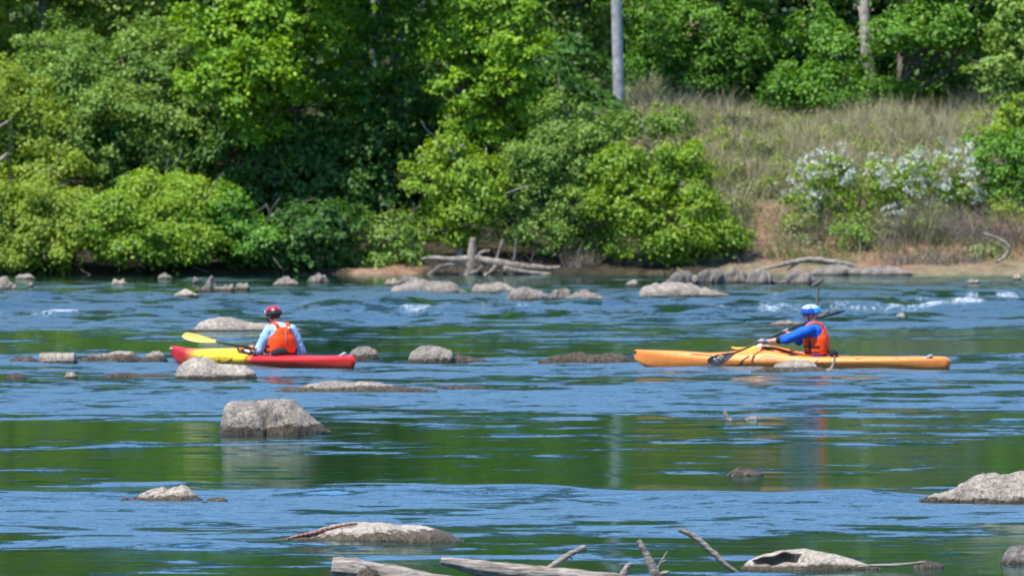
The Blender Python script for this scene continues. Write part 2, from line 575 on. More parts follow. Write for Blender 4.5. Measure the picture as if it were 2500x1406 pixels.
def plant(name, label, cat, D, base_px, ls, mat, seed, trunk_r=0.16, group=None, bark='bark', trunk_top=None, foot=None, limbs=True, ymin=0.5, bd=0.0, **kw):
    rg = np.random.default_rng(seed)
    lobes = px_lobes(D, ls, ymin)
    Dc = D; D = D + bd
    bx = (base_px - 1250) / F * D
    bz = float(bank_z(bx, D)) - 0.1
    base = Vector((bx, D, max(bz, -0.3)))
    root = thing(name, label, cat, base, group=group)
    v, q = foliage(lobes, rg, **kw)
    np_mesh('crown', v - np.array(base), q, M[mat], root)
    mb = MB()
    cs = sorted([l[0] for l in lobes], key=lambda c: c.z)
    top = Vector(trunk_top) if trunk_top else Vector((np.mean([c.x for c in cs]) * 0.5 + base.x * 0.5, D + 0.2, cs[-1].z))
    pts, rad = [], []
    hgt = max(0.8, top.z - base.z)
    for i in range(9):
        s = i / 8
        pts.append(base.lerp(top, s) + Vector((math.sin(s * 5 + seed) * 0.04 * hgt * s, math.cos(s * 4 + seed) * 0.03 * hgt * s, 0)) - base)
        rad.append(trunk_r * (1.35 if i == 0 else 1.05 - 0.8 * s))
    mb.tube(pts, rad, 9)
    if limbs:
        for c in cs:
            s = min(0.9, max(0.1, (c.z - base.z) / hgt - 0.25))
            a = pts[int(s * 8)]
            limb(mb, a, c - base, trunk_r * 0.55 * (1.1 - 0.7 * s), 0.02, rg, 6)
            for j in range(3):
                e = c - base + Vector(rg.normal(size=3)) * 0.6
                limb(mb, (c - base).lerp(a, 0.35), e, trunk_r * 0.22, 0.012, rg, 5, 5)
    mb.build('trunk', M[bark], root)
    return root


G_T = 'trees and shrubs along the far bank'
plant('tree', 'olive green fine-leaved tree at the left edge with two pale dead branch ends before it', 'tree', 236, -10,
      [(60, 330, 130, 110), (-70, 270, 140, 130), (120, 430, 110, 80, -1), (-70, 430, 130, 110), (20, 240, 130, 70, 1)], 'leaf_olive', 11,
      group=G_T, size=0.12, cr=0.36, per=80, inner=0.2)
plant('tree', 'broad soft grey-green tree left of the bright maple-like tree', 'tree', 238, 300,
      [(340, 190, 160, 110), (250, 330, 120, 110, -1), (430, 330, 110, 120, -.5), (400, 110, 110, 80, 1), (170, 190, 140, 100), (330, 410, 120, 60, -.6, .6), (480, 430, 60, 80), (160, 120, 120, 60, 1)], 'leaf_soft', 12,
      group=G_T, size=0.105, cr=0.33, per=95, inner=0.2)
plant('shrub', 'low yellow-green shrub hanging over the water at the far left', 'shrub', 229.9, 80,
      [(50, 560, 110, 65), (-50, 540, 110, 80), (150, 520, 100, 60, .5), (110, 600, 75, 36), (10, 610, 70, 40), (170, 560, 60, 40), (200, 500, 40, 40, .6), (90, 490, 60, 40, .5), (-10, 475, 50, 30, .5), (140, 618, 26, 24, -.2), (60, 628, 40, 22)], 'leaf_olive', 13,
      group=G_T, trunk_r=0.07, size=0.100, cr=0.306, per=94, ymin=1.1, bd=1.5)
plant('shrub', 'low fresh green shrub with drooping sprays below the soft grey-green tree', 'shrub', 229.9, 380,
      [(300, 520, 100, 60), (400, 490, 100, 50, .6), (440, 560, 75, 50), (340, 590, 90, 34), (250, 580, 60, 26), (480, 500, 50, 60, .5), (500, 590, 60, 40), (350, 462, 60, 30, .8), (450, 445, 40, 26, .9), (290, 610, 24, 20, -.2), (420, 612, 40, 20, -.2), (380, 560, 70, 50, -.1), (240, 530, 50, 40)], 'leaf_lime', 14,
      group=G_T, trunk_r=0.07, size=0.104, cr=0.306, per=94, ymin=1.1, bd=1.5)
plant('tree', 'tall pale green tree closing the upper left corner behind the soft grey-green tree', 'tree', 247, 120,
      [(100, 50, 180, 100), (300, 20, 170, 90), (-80, 110, 150, 110), (200, 100, 150, 60), (150, -220, 260, 200, 1, 1, 1.6), (350, -330, 220, 220, 0, 1, 1.7), (-150, -300, 250, 260, 0, 1, 1.7)], 'leaf_olive', 15,
      group=G_T, trunk_r=0.25, size=0.13, cr=0.42)
plant('tree', 'bright yellow-green maple-like tree with big leaf clumps left of centre', 'tree', 235.5, 700,
      [(560, 110, 95, 75), (500, 195, 65, 55, -.5), (650, 40, 110, 70), (640, 150, 75, 55, -1), (720, 90, 70, 60), (590, 240, 60, 40, -.6), (700, 200, 60, 45), (610, 310, 50, 26, -.4), (800, 30, 80, 60, .6), (690, 290, 60, 40, .8, .7), (560, 10, 100, 60, .5), (520, 60, 80, 60, 1.2), (600, 180, 80, 60, 1), (680, 120, 90, 70, 1.2), (760, 40, 80, 60, 1), (740, 180, 60, 60, 1.2), (640, 260, 70, 50, 1),
       (640, -210, 240, 170, 1.0, 1, 1.6), (560, -440, 240, 190, 1.5, 1, 1.9)], 'leaf_bright', 16,
      group=G_T, trunk_r=0.17, bd=5, size=0.136, cr=0.306, per=62, k=2.5, flat=0.5)
plant('tree', 'tall tree in the middle with a grey trunk showing near the top edge', 'tree', 238.5, 900,
      [(930, 20, 100, 60), (850, 180, 70, 50, -1), (880, 250, 60, 40, -.8), (1000, 90, 90, 60), (830, 100, 50, 40, -.5), (960, 170, 70, 45, .6), (780, 200, 55, 40), (1040, 10, 90, 50), (900, 90, 90, 70, 1.5), (990, 250, 80, 60, 1.5), (900, 330, 80, 60, 1.5), (840, 260, 70, 60, 1.5), (1020, 340, 60, 60, 1.5),
       (920, -180, 260, 170, -3, 1, 1.6), (980, -450, 260, 200, -1, 1, 1.9)], 'leaf_fresh', 17,
      group=G_T, trunk_r=0.17, bd=4, bark='bark_pale', size=0.165, cr=0.34, per=46, k=2.5, flat=0.5)
plant('tree', 'tall light green tree right of centre whose crown ends in a bright rounded tip', 'tree', 235, 1120,
      [(1180, 120, 110, 65), (1265, 130, 70, 60, -.5), (1130, 205, 75, 45, -.3), (1150, 285, 60, 50), (1220, 50, 90, 55), (1240, 190, 60, 40, -.6), (1120, 60, 80, 55), (1170, 350, 50, 40), (1280, 240, 45, 40), (1200, -10, 110, 50), (1180, 170, 90, 60, 1), (1230, 280, 70, 60, 1), (1120, 120, 70, 60, 1), (1260, 350, 70, 50, 1.2),
       (1150, -200, 200, 160, 1.5, 1, 1.6), (1100, -420, 220, 190, 1, 1, 1.9)], 'leaf_bright', 18,
      group=G_T, trunk_r=0.17, bd=4, size=0.132, cr=0.306, per=67, k=2.4, flat=0.5)
plant('tree', 'small leafy tree leaning over the grey root snag', 'tree', 231.8, 1120,
      [(1085, 370, 75, 50), (1060, 450, 60, 55), (1150, 420, 70, 55, -.4), (1140, 510, 75, 35, -.5), (1065, 535, 60, 32), (1180, 470, 50, 30, -.5), (1110, 575, 60, 20), (1200, 490, 30, 16, -.5)], 'leaf_lime', 19,
      group=G_T, trunk_r=0.09, bark='bark_pale', size=0.104, cr=0.270, per=81)
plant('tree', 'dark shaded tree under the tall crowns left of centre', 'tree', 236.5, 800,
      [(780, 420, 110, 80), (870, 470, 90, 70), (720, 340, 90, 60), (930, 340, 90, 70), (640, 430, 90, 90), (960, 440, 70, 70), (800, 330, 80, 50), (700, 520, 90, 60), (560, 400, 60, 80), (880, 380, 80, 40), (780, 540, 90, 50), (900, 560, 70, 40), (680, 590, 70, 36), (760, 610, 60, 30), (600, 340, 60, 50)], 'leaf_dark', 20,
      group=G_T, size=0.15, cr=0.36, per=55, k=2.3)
plant('shrub', 'leafy branch shrub reaching low over the water beside the dark hollow', 'shrub', 230.2, 560,
      [(600, 555, 55, 35), (560, 500, 50, 40), (630, 590, 45, 26, -.3), (560, 600, 60, 36, .5), (660, 570, 24, 18, -.4), (520, 540, 40, 40)], 'leaf_fresh', 21,
      group=G_T, trunk_r=0.06, size=0.112, cr=0.252, per=67, ymin=0.8, bd=1.5)
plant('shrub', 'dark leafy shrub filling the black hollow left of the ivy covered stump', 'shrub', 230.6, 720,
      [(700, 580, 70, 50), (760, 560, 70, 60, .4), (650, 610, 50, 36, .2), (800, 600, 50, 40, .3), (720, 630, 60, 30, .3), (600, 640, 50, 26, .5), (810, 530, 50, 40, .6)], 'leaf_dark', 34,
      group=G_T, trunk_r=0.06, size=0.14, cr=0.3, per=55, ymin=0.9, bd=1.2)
plant('shrub', 'sparse grey-green shrub between the ivy covered stump and the root snag', 'shrub', 231.4, 960,
      [(950, 590, 50, 40), (990, 610, 45, 34), (930, 630, 40, 26), (1010, 570, 40, 30, .4), (970, 545, 50, 30, .5)], 'leaf_soft', 35,
      group=G_T, trunk_r=0.04, size=0.11, cr=0.26, per=40)
plant('stump', 'ivy covered stump standing at the water left of the root snag', 'stump', 231.6, 850,
      [(848, 580, 30, 40, 0, .8), (860, 620, 26, 34), (880, 545, 40, 30, .5), (835, 540, 30, 30), (900, 620, 40, 20, .6)], 'leaf_soft', 22,
      group=G_T, trunk_r=0.12, bark='bark', size=0.10, cr=0.22, per=40)
plant('tree', 'soft pale green willow-like tree in front of the grey pole', 'tree', 232.4, 1370,
      [(1385, 300, 95, 60), (1320, 390, 100, 70, -.3), (1430, 400, 90, 80), (1290, 470, 65, 55, -.4), (1400, 500, 100, 60, -.4), (1340, 560, 90, 40, -.6), (1430, 580, 80, 30), (1460, 330, 45, 40), (1250, 560, 50, 30, .4, .7)], 'leaf_soft', 23,
      group=G_T, trunk_r=0.10, size=0.092, cr=0.297, per=101, inner=0.2)
plant('tree', 'wide lime green tree at the water left of the bare clay slope', 'tree', 231.4, 1640,
      [(1600, 400, 110, 60), (1540, 500, 95, 65, -.3), (1690, 480, 85, 70, -.2), (1740, 560, 70, 45), (1630, 560, 100, 55, -.5), (1520, 400, 65, 50), (1560, 590, 90, 34), (1670, 610, 80, 26), (1780, 590, 40, 36), (1690, 390, 50, 40, .5)], 'leaf_lime', 24,
      group=G_T, trunk_r=0.10, size=0.100, cr=0.288, per=87, inner=0.18)
plant('tree', 'darker green tree just left of the grey pole', 'tree', 252, 1400,
      [(1390, 90, 85, 80), (1440, 200, 75, 60), (1340, 20, 80, 70), (1470, 60, 50, 80), (1350, 240, 70, 50), (1420, -200, 200, 180, 0, 1, 1.7), (1380, -420, 200, 160, 0, 1, 1.9)], 'leaf_soft', 25,
      group=G_T, trunk_r=0.2, size=0.14, cr=0.36, per=60)
plant('tree', 'large rounded fresh green tree right of the grey pole', 'tree', 257, 1720,
      [(1720, 80, 140, 90), (1610, 60, 90, 80, .5), (1810, 120, 100, 70), (1650, 170, 100, 50, .5), (1760, 180, 90, 40), (1580, 200, 60, 50, 1), (1870, 60, 60, 60, 1), (1740, -170, 250, 180, 1, 1, 1.6), (1700, -420, 240, 190, 1, 1, 1.9)], 'leaf_fresh', 26,
      group=G_T, trunk_r=0.22, size=0.112, cr=0.324, per=87)
plant('tree', 'leafy green tree standing before the pale trunk above the grass bank', 'tree', 253, 2040,
      [(1960, 190, 75, 55), (2060, 120, 70, 60), (2040, 210, 110, 50, -.5), (2150, 220, 80, 45), (1990, 60, 55, 55, .6), (2000, 245, 80, 30), (1900, 220, 50, 40)], 'leaf_fresh', 27,
      group=G_T, trunk_r=0.12, size=0.120, cr=0.324, per=78)
plant('tree', 'tall tree with a bare pale trunk rising out of the picture above the grass bank', 'tree', 256, 2128,
      [(2080, -60, 120, 60, 1, 1, 1.2), (2120, -240, 240, 140, 1, 1, 1.6), (2100, -480, 240, 170, 1, 1, 1.9)], 'leaf_fresh', 28, group=G_T, trunk_r=0.23, bark='bark_pale',
      trunk_top=P(2112, -250, 256), size=0.15, cr=0.36, per=58)
plant('tree', 'fresh green tree spreading over the dark hollow at the upper right', 'tree', 252, 2200,
      [(2280, 50, 110, 60), (2205, 75, 70, 45, -.5), (2390, 60, 90, 60), (2200, 50, 60, 50), (2310, 78, 70, 26, -.3), (2330, -180, 260, 180, 1, 1, 1.6), (2300, -420, 240, 190, 1, 1, 1.9)], 'leaf_fresh', 29,
      group=G_T, bd=4, trunk_r=0.15, size=0.120, cr=0.324, per=81)
plant('tree', 'grey-green tree with level sprays at the upper right corner', 'tree', 250, 2560,
      [(2450, 150, 75, 40), (2490, 60, 80, 70), (2470, 220, 60, 26), (2540, 140, 80, 120), (2600, -100, 200, 200, 1, 1, 1.6)], 'leaf_soft', 30,
      group=G_T, trunk_r=0.18, size=0.15, cr=0.34, per=60, flat=0.35)
plant('shrub', 'rounded bright green shrub at the right edge beside the white blossom', 'shrub', 235.5, 2480,
      [(2450, 370, 70, 60), (2480, 470, 80, 65), (2440, 550, 50, 45), (2540, 560, 80, 60), (2530, 400, 80, 90)], 'leaf_fresh', 31,
      group=G_T, trunk_r=0.08, size=0.104, cr=0.288, per=87)
plant('shrub', 'yellow-green sapling in the grass at the right edge of the bank top', 'shrub', 244, 2470,
      [(2470, 285, 40, 26), (2440, 320, 36, 26), (2500, 270, 40, 40)], 'leaf_lime', 32, group=G_T, trunk_r=0.04, size=0.11, cr=0.26, per=40)
plant('shrub', 'dark green scrub around the foot of the grey pole', 'shrub', 243, 1530,
      [(1530, 300, 60, 32), (1600, 310, 60, 30), (1480, 310, 40, 30), (1640, 290, 50, 30, 1)], 'leaf_soft', 33, group=G_T, trunk_r=0.04, size=0.11, cr=0.26, per=40)


for i, (lab, D_, bx, ls, mt) in enumerate((
    ('small grey-green shrub on the slope just right of the bare clay chute', 233.6, 1960, [(1950, 570, 45, 34), (1985, 600, 40, 30), (1930, 610, 36, 26)], 'leaf_grey'),
    ('low green shrub rooted between the clay chute and the leafless thicket', 233.2, 2080, [(2075, 555, 44, 36), (2110, 580, 30, 26)], 'leaf_soft'),
    ('small dull green shrub in the middle of the leafless thicket', 233.4, 2280, [(2270, 590, 50, 34), (2310, 610, 40, 28)], 'leaf_grey'),
    ('olive shrub at the water right of the leafless thicket', 232.4, 2420, [(2415, 610, 36, 28), (2380, 620, 30, 24), (2450, 630, 36, 20)], 'leaf_grey'),
    ('grey-green shrub at the foot of the wide lime green tree beside the clay chute', 231.8, 1800, [(1790, 615, 36, 40), (1815, 590, 26, 30), (1760, 630, 36, 26)], 'leaf_grey'))):
    plant('shrub', lab, 'shrub', D_, bx, ls, mt, 80 + i, group=G_T, trunk_r=0.03, size=0.09, cr=0.22, per=34, k=2.6)


# white blossom shrubs on the bank
def blossom_shrub(label, D, base_px, ls, fl, seed):
    root = plant('blossom_shrub', label, 'shrub', D, base_px, ls, 'leaf_lime', seed, group='white flowering shrubs on the grass bank', trunk_r=0.04,
                 size=0.095, cr=0.24, per=34, k=2.8)
    rg = np.random.default_rng(seed + 100)
    lobes = px_lobes(D, fl)
    v, q = foliage(lobes, rg, size=0.06, cr=0.13, per=12, k=8.0, asp=0.95, flat=0.5)
    np_mesh('blossom', v - np.array(root.location), q, M['blossom'], root)


blossom_shrub('loose white flowering shrub nearest the bare clay slope', 235.2, 2010,
              [(1990, 430, 55, 45), (1965, 490, 50, 40), (2040, 420, 45, 50), (2030, 510, 60, 50), (1980, 540, 50, 40), (2060, 470, 40, 50)],
              [(2035, 370, 40, 24, -.2), (1995, 395, 50, 36, -.4), (1950, 450, 45, 34, -.4), (2065, 410, 34, 36, -.3), (1990, 480, 45, 24, -.4)], 41)
blossom_shrub('dense white flowering shrub in the middle of the three on the grass bank', 235.0, 2190,
              [(2180, 440, 65, 55), (2235, 420, 50, 45), (2200, 520, 75, 55), (2140, 460, 40, 50), (2170, 570, 60, 40), (2240, 560, 50, 40)],
              [(2190, 420, 60, 40, -.5), (2145, 420, 44, 40, -.4), (2235, 395, 40, 30, -.4), (2225, 470, 50, 36, -.5), (2195, 515, 40, 22, -.4)], 42)
blossom_shrub('tall white flowering shrub beside the rounded green shrub at the right edge', 235.3, 2330,
              [(2300, 440, 60, 60), (2355, 460, 45, 60), (2310, 520, 60, 50), (2360, 550, 40, 40)],
              [(2285, 370, 45, 26, -.3), (2350, 380, 40, 40, -.3), (2378, 440, 34, 50, -.3), (2310, 455, 55, 45, -.4), (2365, 480, 40, 20, -.3)], 43)

# the wood behind, one mass
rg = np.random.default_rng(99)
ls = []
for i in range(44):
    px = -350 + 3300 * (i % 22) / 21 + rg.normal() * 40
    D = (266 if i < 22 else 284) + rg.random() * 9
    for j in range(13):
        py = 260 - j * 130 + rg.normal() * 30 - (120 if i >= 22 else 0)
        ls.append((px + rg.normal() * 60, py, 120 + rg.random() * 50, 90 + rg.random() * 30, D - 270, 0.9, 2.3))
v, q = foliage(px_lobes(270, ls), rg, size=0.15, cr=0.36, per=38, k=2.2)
wood = np_mesh('woodland', v, q, M['leaf_shade'])
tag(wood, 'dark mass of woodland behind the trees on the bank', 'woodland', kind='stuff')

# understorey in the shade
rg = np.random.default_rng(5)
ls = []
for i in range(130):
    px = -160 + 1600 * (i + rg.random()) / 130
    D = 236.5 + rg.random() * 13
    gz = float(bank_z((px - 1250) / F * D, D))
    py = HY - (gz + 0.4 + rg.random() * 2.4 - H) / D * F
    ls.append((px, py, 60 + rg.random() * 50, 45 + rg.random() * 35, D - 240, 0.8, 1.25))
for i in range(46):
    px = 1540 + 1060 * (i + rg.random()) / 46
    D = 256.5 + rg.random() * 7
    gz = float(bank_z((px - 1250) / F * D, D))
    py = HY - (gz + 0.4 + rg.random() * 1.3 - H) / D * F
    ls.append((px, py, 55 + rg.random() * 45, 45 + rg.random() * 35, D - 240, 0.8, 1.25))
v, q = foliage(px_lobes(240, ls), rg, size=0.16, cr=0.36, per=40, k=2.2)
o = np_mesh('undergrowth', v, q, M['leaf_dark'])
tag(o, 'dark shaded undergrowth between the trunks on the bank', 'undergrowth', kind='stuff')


# ------------------------------------------------------------------ grass and bare brush
def ribbons(b, up, bend, w, seg=3, rg=rng):
    N = len(b)
    a = rg.random(N) * math.pi
    s = np.stack([np.cos(a), np.sin(a), a * 0], 1) * (w if np.ndim(w) else np.full(N, w))[:, None] * .5
    rows = []
    for i in range(seg + 1):
        k = i / seg
        c = b + up * k + bend * k * k
        ww = s * (1 - 0.8 * k)
        rows += [c - ww, c + ww]
    v = np.stack(rows, 1).reshape(-1, 3)
    base = (np.arange(N) * 2 * (seg + 1))[:, None]
    q = np.concatenate([base + np.array([[2 * i, 2 * i + 1, 2 * i + 3, 2 * i + 2]]) for i in range(seg)], 1).reshape(-1, 4)
    return v, q


def stalk_mat(name, stops):
    t = NT(name)
    g = t.n('ShaderNodeNewGeometry')
    k = t.math('ADD', t.math('MULTIPLY', g.outputs['Random Per Island'], 0.7), t.math('MULTIPLY', t.math('SUBTRACT', t.noise(g.outputs['Position'], 0.9, 4), 0.3), 1.0))
    col = t.ramp(k, stops)
    d = t.n('ShaderNodeBsdfDiffuse'); t.l(col, d.inputs[0])
    tr = t.n('ShaderNodeBsdfTranslucent'); t.l(col, tr.inputs[0])
    m = t.n('ShaderNodeMixShader'); m.inputs[0].default_value = 0.25
    t.l(d.outputs[0], m.inputs[1]); t.l(tr.outputs[0], m.inputs[2]); t.l(m.outputs[0], t.out.inputs[0])
    return t.m


M['straw'] = stalk_mat('straw', [(0.15, (0.24, 0.19, 0.11)), (0.4, (0.42, 0.35, 0.22)), (0.62, (0.54, 0.46, 0.31)), (0.8, (0.24, 0.27, 0.10)), (1.0, (0.16, 0.24, 0.06))])
M['grass'] = stalk_mat('grass', [(0.15, (0.07, 0.13, 0.025)), (0.45, (0.14, 0.21, 0.05)), (0.75, (0.25, 0.25, 0.11)), (1.0, (0.32, 0.27, 0.17))])
M['brush'] = stalk_mat('brush', [(0.1, (0.10, 0.08, 0.06)), (0.5, (0.22, 0.185, 0.145)), (0.9, (0.36, 0.31, 0.26))])


def chute(x, d):
    px = 1250 + x * F / d
    return 1 - 0.93 * np.exp(-((px - 1862 - 10 * (d - 234)) / 72) ** 2) * (1 - sm(236.2, 238, d)) - 0.8 * np.exp(-((px - 2090) / 75) ** 4) * (1 - sm(232.6, 233.4, d))


def scatter(n, x0, x1, d0, d1, keep, rg):
    x = x0 + (x1 - x0) * rg.random(n); d = d0 + (d1 - d0) * rg.random(n)
    k = rg.random(n) < keep(x, d) * chute(x, d)
    x, d = x[k], d[k]
    return np.stack([x, d, bank_z(x, d) - 0.03], 1)


def blades(name, label, cat, b, h0, h1, mat, rg, w=0.022, lean=0.22):
    N = len(b)
    h = (h0 + (h1 - h0) * rg.random(N) ** 1.4) * (0.35 + 1.5 * vnoise(b[:, 0], b[:, 1], 1.0, 58) ** 1.5)
    up = np.stack([rg.normal(size=N) * lean * 0.5, rg.normal(size=N) * lean * 0.5, np.ones(N)], 1) * h[:, None]
    bend = np.stack([rg.normal(size=N) * lean, rg.normal(size=N) * lean, -np.abs(rg.normal(size=N)) * 0.12], 1) * h[:, None]
    v, q = ribbons(b, up, bend, w, 3, rg)
    o = np_mesh(name, v, q, M[mat])
    return tag(o, label, cat, kind='stuff')


rg = np.random.default_rng(17)
clump = lambda x, d, s, sd: np.clip((vnoise(x, d, s, sd) - 0.32) * 2.6, 0.04, 1)
top = lambda x, d: sm(3.0, 5.6, x + (d - 240) * 0.12) * sm(233.6, 238.5, d + (x - 9) * -0.15) * (0.12 + 0.88 * clump(x, d, 1.4, 51))
# scrubby weeds mixed through the grass
ls = []
for i in range(300):
    px = 1560 + 960 * rg.random(); D = 233.2 + 19 * rg.random() ** 1.1
    x = (px - 1250) / F * D
    if x < 3.2 or chute(np.array([x]), np.array([D]))[0] < 0.5: continue
    py = HY - (float(bank_z(x, D)) + 0.15 + 0.25 * rg.random() - H) / D * F
    ls.append((px, py, 16 + 36 * rg.random(), 12 + 26 * rg.random(), D - 240, 0.55))
for nm, mt, sl, lb in (('weeds', 'leaf_grey', slice(0, None, 2), 'grey-green leafy weeds scattered through the dry grass'), ('green_weeds', 'leaf_olive', slice(1, None, 2), 'yellow-green leafy weeds scattered over the clay slope')):
    v, q = foliage(px_lobes(240, ls[sl], 0.2), rg, size=0.085, cr=0.2, per=26, k=3)
    tag(np_mesh(nm, v, q, M[mt]), lb, 'weeds', kind='stuff')
blades('dry_grass', 'tall straw-coloured grass covering the upper bank on the right', 'dry grass', scatter(150000, 2.4, 17, 233.5, 257, top, rg), 0.35, 0.95, 'straw', rg, 0.024, 0.3)
mid = lambda x, d: sm(4.2, 6.0, x) * clump(x, d, 0.9, 52) ** 1.3 * 0.8
blades('green_grass', 'tufts of green grass and weeds on the clay slope', 'grass', scatter(90000, 3, 17, 231.6, 250, mid, rg), 0.2, 0.75, 'grass', rg, 0.03, 0.35)

n = 16000
bb = scatter(n, 3.4, 17, 232.4, 249, lambda x, d: sm(3.4, 6.0, x) * clump(x, d, 0.8, 57) ** 1.5, rg)
n = len(bb)
L = 0.35 + 0.7 * rg.random(n)
up = np.stack([rg.normal(size=n) * 0.35, rg.normal(size=n) * 0.3, np.ones(n)], 1) * L[:, None]
bend = np.stack([rg.normal(size=n) * 0.5, rg.normal(size=n) * 0.4, -np.abs(rg.normal(size=n)) * 0.4], 1) * L[:, None]
v, q = ribbons(bb, up, bend, 0.012 + 0.014 * rg.random(n), 4, rg)
tag(np_mesh('dry_brush', v, q, M['brush']), 'tangled grey-brown stems of last year standing in the grass', 'dry brush', kind='stuff')


def brush(label, px0, px1, D, h, n, seed, depth=1.4, mat='brush', lean=0.5):
    rg = np.random.default_rng(seed)
    u = rg.random(n)
    x = ((px0 + (px1 - px0) * u) - 1250) / F * D
    d = D + (rg.random(n) - 0.5) * depth
    z = bank_z(x, d)
    b = np.stack([x, d, np.maximum(z, 0) - 0.05], 1)
    prof = 0.35 + 0.65 * np.sin(np.pi * np.clip(u, 0.02, 0.98)) ** 0.7
    L = h * prof * (0.4 + 0.8 * rg.random(n))
    up = np.stack([rg.normal(size=n) * lean, rg.normal(size=n) * lean * .6, np.ones(n)], 1) * L[:, None]
    bend = np.stack([rg.normal(size=n) * 0.5, rg.normal(size=n) * 0.4 - 0.15, -np.abs(rg.normal(size=n)) * 0.5], 1) * L[:, None]
    v, q = ribbons(b, up, bend, 0.012 + 0.016 * rg.random(n), 4, rg)
    c = np.array([b[:, 0].mean(), D, 0])
    o = np_mesh('bare_shrub', v - c, q, M[mat])
    o.location = c
    tag(o, label, 'bare shrub', 'leafless brush along the foot of the bank')


brush('large grey leafless thicket below the tall white flowering shrub', 2110, 2400, 233.4, 1.0, 1300, 61)
brush('thin brown stems under the loose white flowering shrub', 1940, 2090, 234.0, 0.9, 380, 62)
brush('brown vine tangle at the foot of the wide lime green tree', 1690, 1830, 231.6, 0.85, 700, 63, 1.0)
brush('dark brown brush beside the right end of the root snag', 1375, 1450, 231.4, 0.75, 420, 64, .8)
brush('brown twigs under the middle of the wide lime green tree', 1500, 1690, 231.6, 0.6, 520, 65, .8)
brush('leafless twigs at the water below the yellow-green shrub at far left', -20, 120, 231.3, 0.7, 160, 66, .8)
brush('sparse bare stems in the black shade under the drooping green shrub', 260, 420, 231.6, 0.6, 110, 67, .8)
brush('long low strip of grey brush at the waterline below the white flowering shrubs', 2150, 2400, 231.6, 0.6, 700, 70, 1.2)
brush('dry brush on the clay at the right edge below the rounded green shrub', 2400, 2520, 233, 0.8, 350, 68, 1)
brush('brown brush and weeds just left of the root snag', 940, 1040, 231.8, 0.7, 300, 69, .9)

# utility pole
D = 244.0
x = (1514 - 1250) / F * D
b0 = Vector((x, D, float(bank_z(x, D)) - 0.2))
root = thing('utility_pole', 'tall grey weathered utility pole standing at the edge of the grass bank', 'pole', b0)
mb = MB()
mb.tube([(0.02 - i * 0.026, 0, i * 1.0) for i in range(11)], [0.165 - 0.004 * i for i in range(11)], 16)
mb.build('pole_shaft', simple('pole_grey', (0.33, 0.34, 0.35), 0.85, 0.25, 5, 0.2, 0.4), root)
# ------------------------------------------------------------------ rocks
t = NT('rock')
geo = t.n('ShaderNodeNewGeometry')
pos = geo.outputs['Position']
def oattr(n):
    o = t.n('ShaderNodeAttribute'); o.attribute_type = 'OBJECT'; o.attribute_name = n
    return o.outputs['Fac']
oi = t.n('ShaderNodeTexCoord').outputs['Object']
n1 = t.noise(oi, 3.2, 8, 0.65)
n2 = t.noise(oi, 24, 6, 0.75)
n3 = t.noise(t.scaled(oi, (9, 9, 1.6)), 2.0, 5, 0.6)
vo = t.n('ShaderNodeTexVoronoi'); vo.feature = 'DISTANCE_TO_EDGE'; vo.inputs['Scale'].default_value = 5
wv = t.n('ShaderNodeVectorMath'); wv.operation = 'ADD'
nzc = t.n('ShaderNodeTexNoise'); nzc.inputs['Scale'].default_value = 5; t.l(oi, nzc.inputs[0])
t.l(oi, wv.inputs[0]); t.l(nzc.outputs['Color'], wv.inputs[1]); t.l(wv.outputs[0], vo.inputs['Vector'])
crack = t.ramp(vo.outputs['Distance'], [(0.0, 0.0), (0.035, 1.0)])
k = t.math('ADD', t.math('MULTIPLY', n1, 0.75), t.math('MULTIPLY', n2, 0.45))
k = t.math('ADD', k, t.math('MULTIPLY', t.math('SUBTRACT', n3, 0.5), 0.4))
k = t.math('ADD', t.math('MULTIPLY', t.math('SUBTRACT', k, 0.60), 1.7), t.math('SUBTRACT', t.math('MULTIPLY', oattr('tone'), 0.85), -0.13))
dry = t.ramp(k, [(0.05, (0.075, 0.07, 0.066)), (0.3, (0.17, 0.155, 0.14)), (0.6, (0.33, 0.285, 0.235)), (0.9, (0.60, 0.52, 0.41))])
st = t.noise(oi, 1.6, 5, 0.6)
dry = t.mix(t.math('MULTIPLY', t.math('SUBTRACT', st, 0.48), 3.2, True), dry, t.mix(0.5, dry, (0.13, 0.095, 0.065)))
dry = t.mix(t.math('MULTIPLY', t.math('SUBTRACT', 1.0, crack), 0.28), dry, (0.07, 0.06, 0.05))
wetc = t.ramp(t.math('ADD', t.math('MULTIPLY', n2, 0.9), t.math('MULTIPLY', n1, 0.25)), [(0.35, (0.020, 0.016, 0.012)), (0.55, (0.06, 0.047, 0.032)), (0.72, (0.15, 0.12, 0.085)), (0.82, (0.34, 0.30, 0.24))])
wetl = t.ramp(t.math('ADD', t.math('MULTIPLY', n2, 0.9), t.math('MULTIPLY', n1, 0.25)), [(0.35, (0.045, 0.035, 0.024)), (0.58, (0.115, 0.09, 0.06)), (0.74, (0.19, 0.155, 0.11)), (0.88, (0.42, 0.38, 0.31))])
wet = t.mix(oattr('silt'), wetc, wetl)
sx = t.n('ShaderNodeSeparateXYZ'); t.l(pos, sx.inputs[0])
wh = oattr('wet')
edge = t.math('ADD', wh, t.math('MULTIPLY', t.math('SUBTRACT', t.math('ADD', t.math('MULTIPLY', n1, 0.7), t.math('MULTIPLY', n3, 0.5)), 0.6), t.math('MULTIPLY', wh, 3.0)))
mk = t.math('MULTIPLY', t.math('SUBTRACT', edge, sx.outputs[2]), 60.0, True)
t.l(t.mix(mk, dry, wet), t.b.inputs['Base Color'])
t.l(t.math('SUBTRACT', 0.9, t.math('MULTIPLY', mk, 0.3)), t.b.inputs['Roughness'])
t.b.inputs['Specular IOR Level'].default_value = 0.25
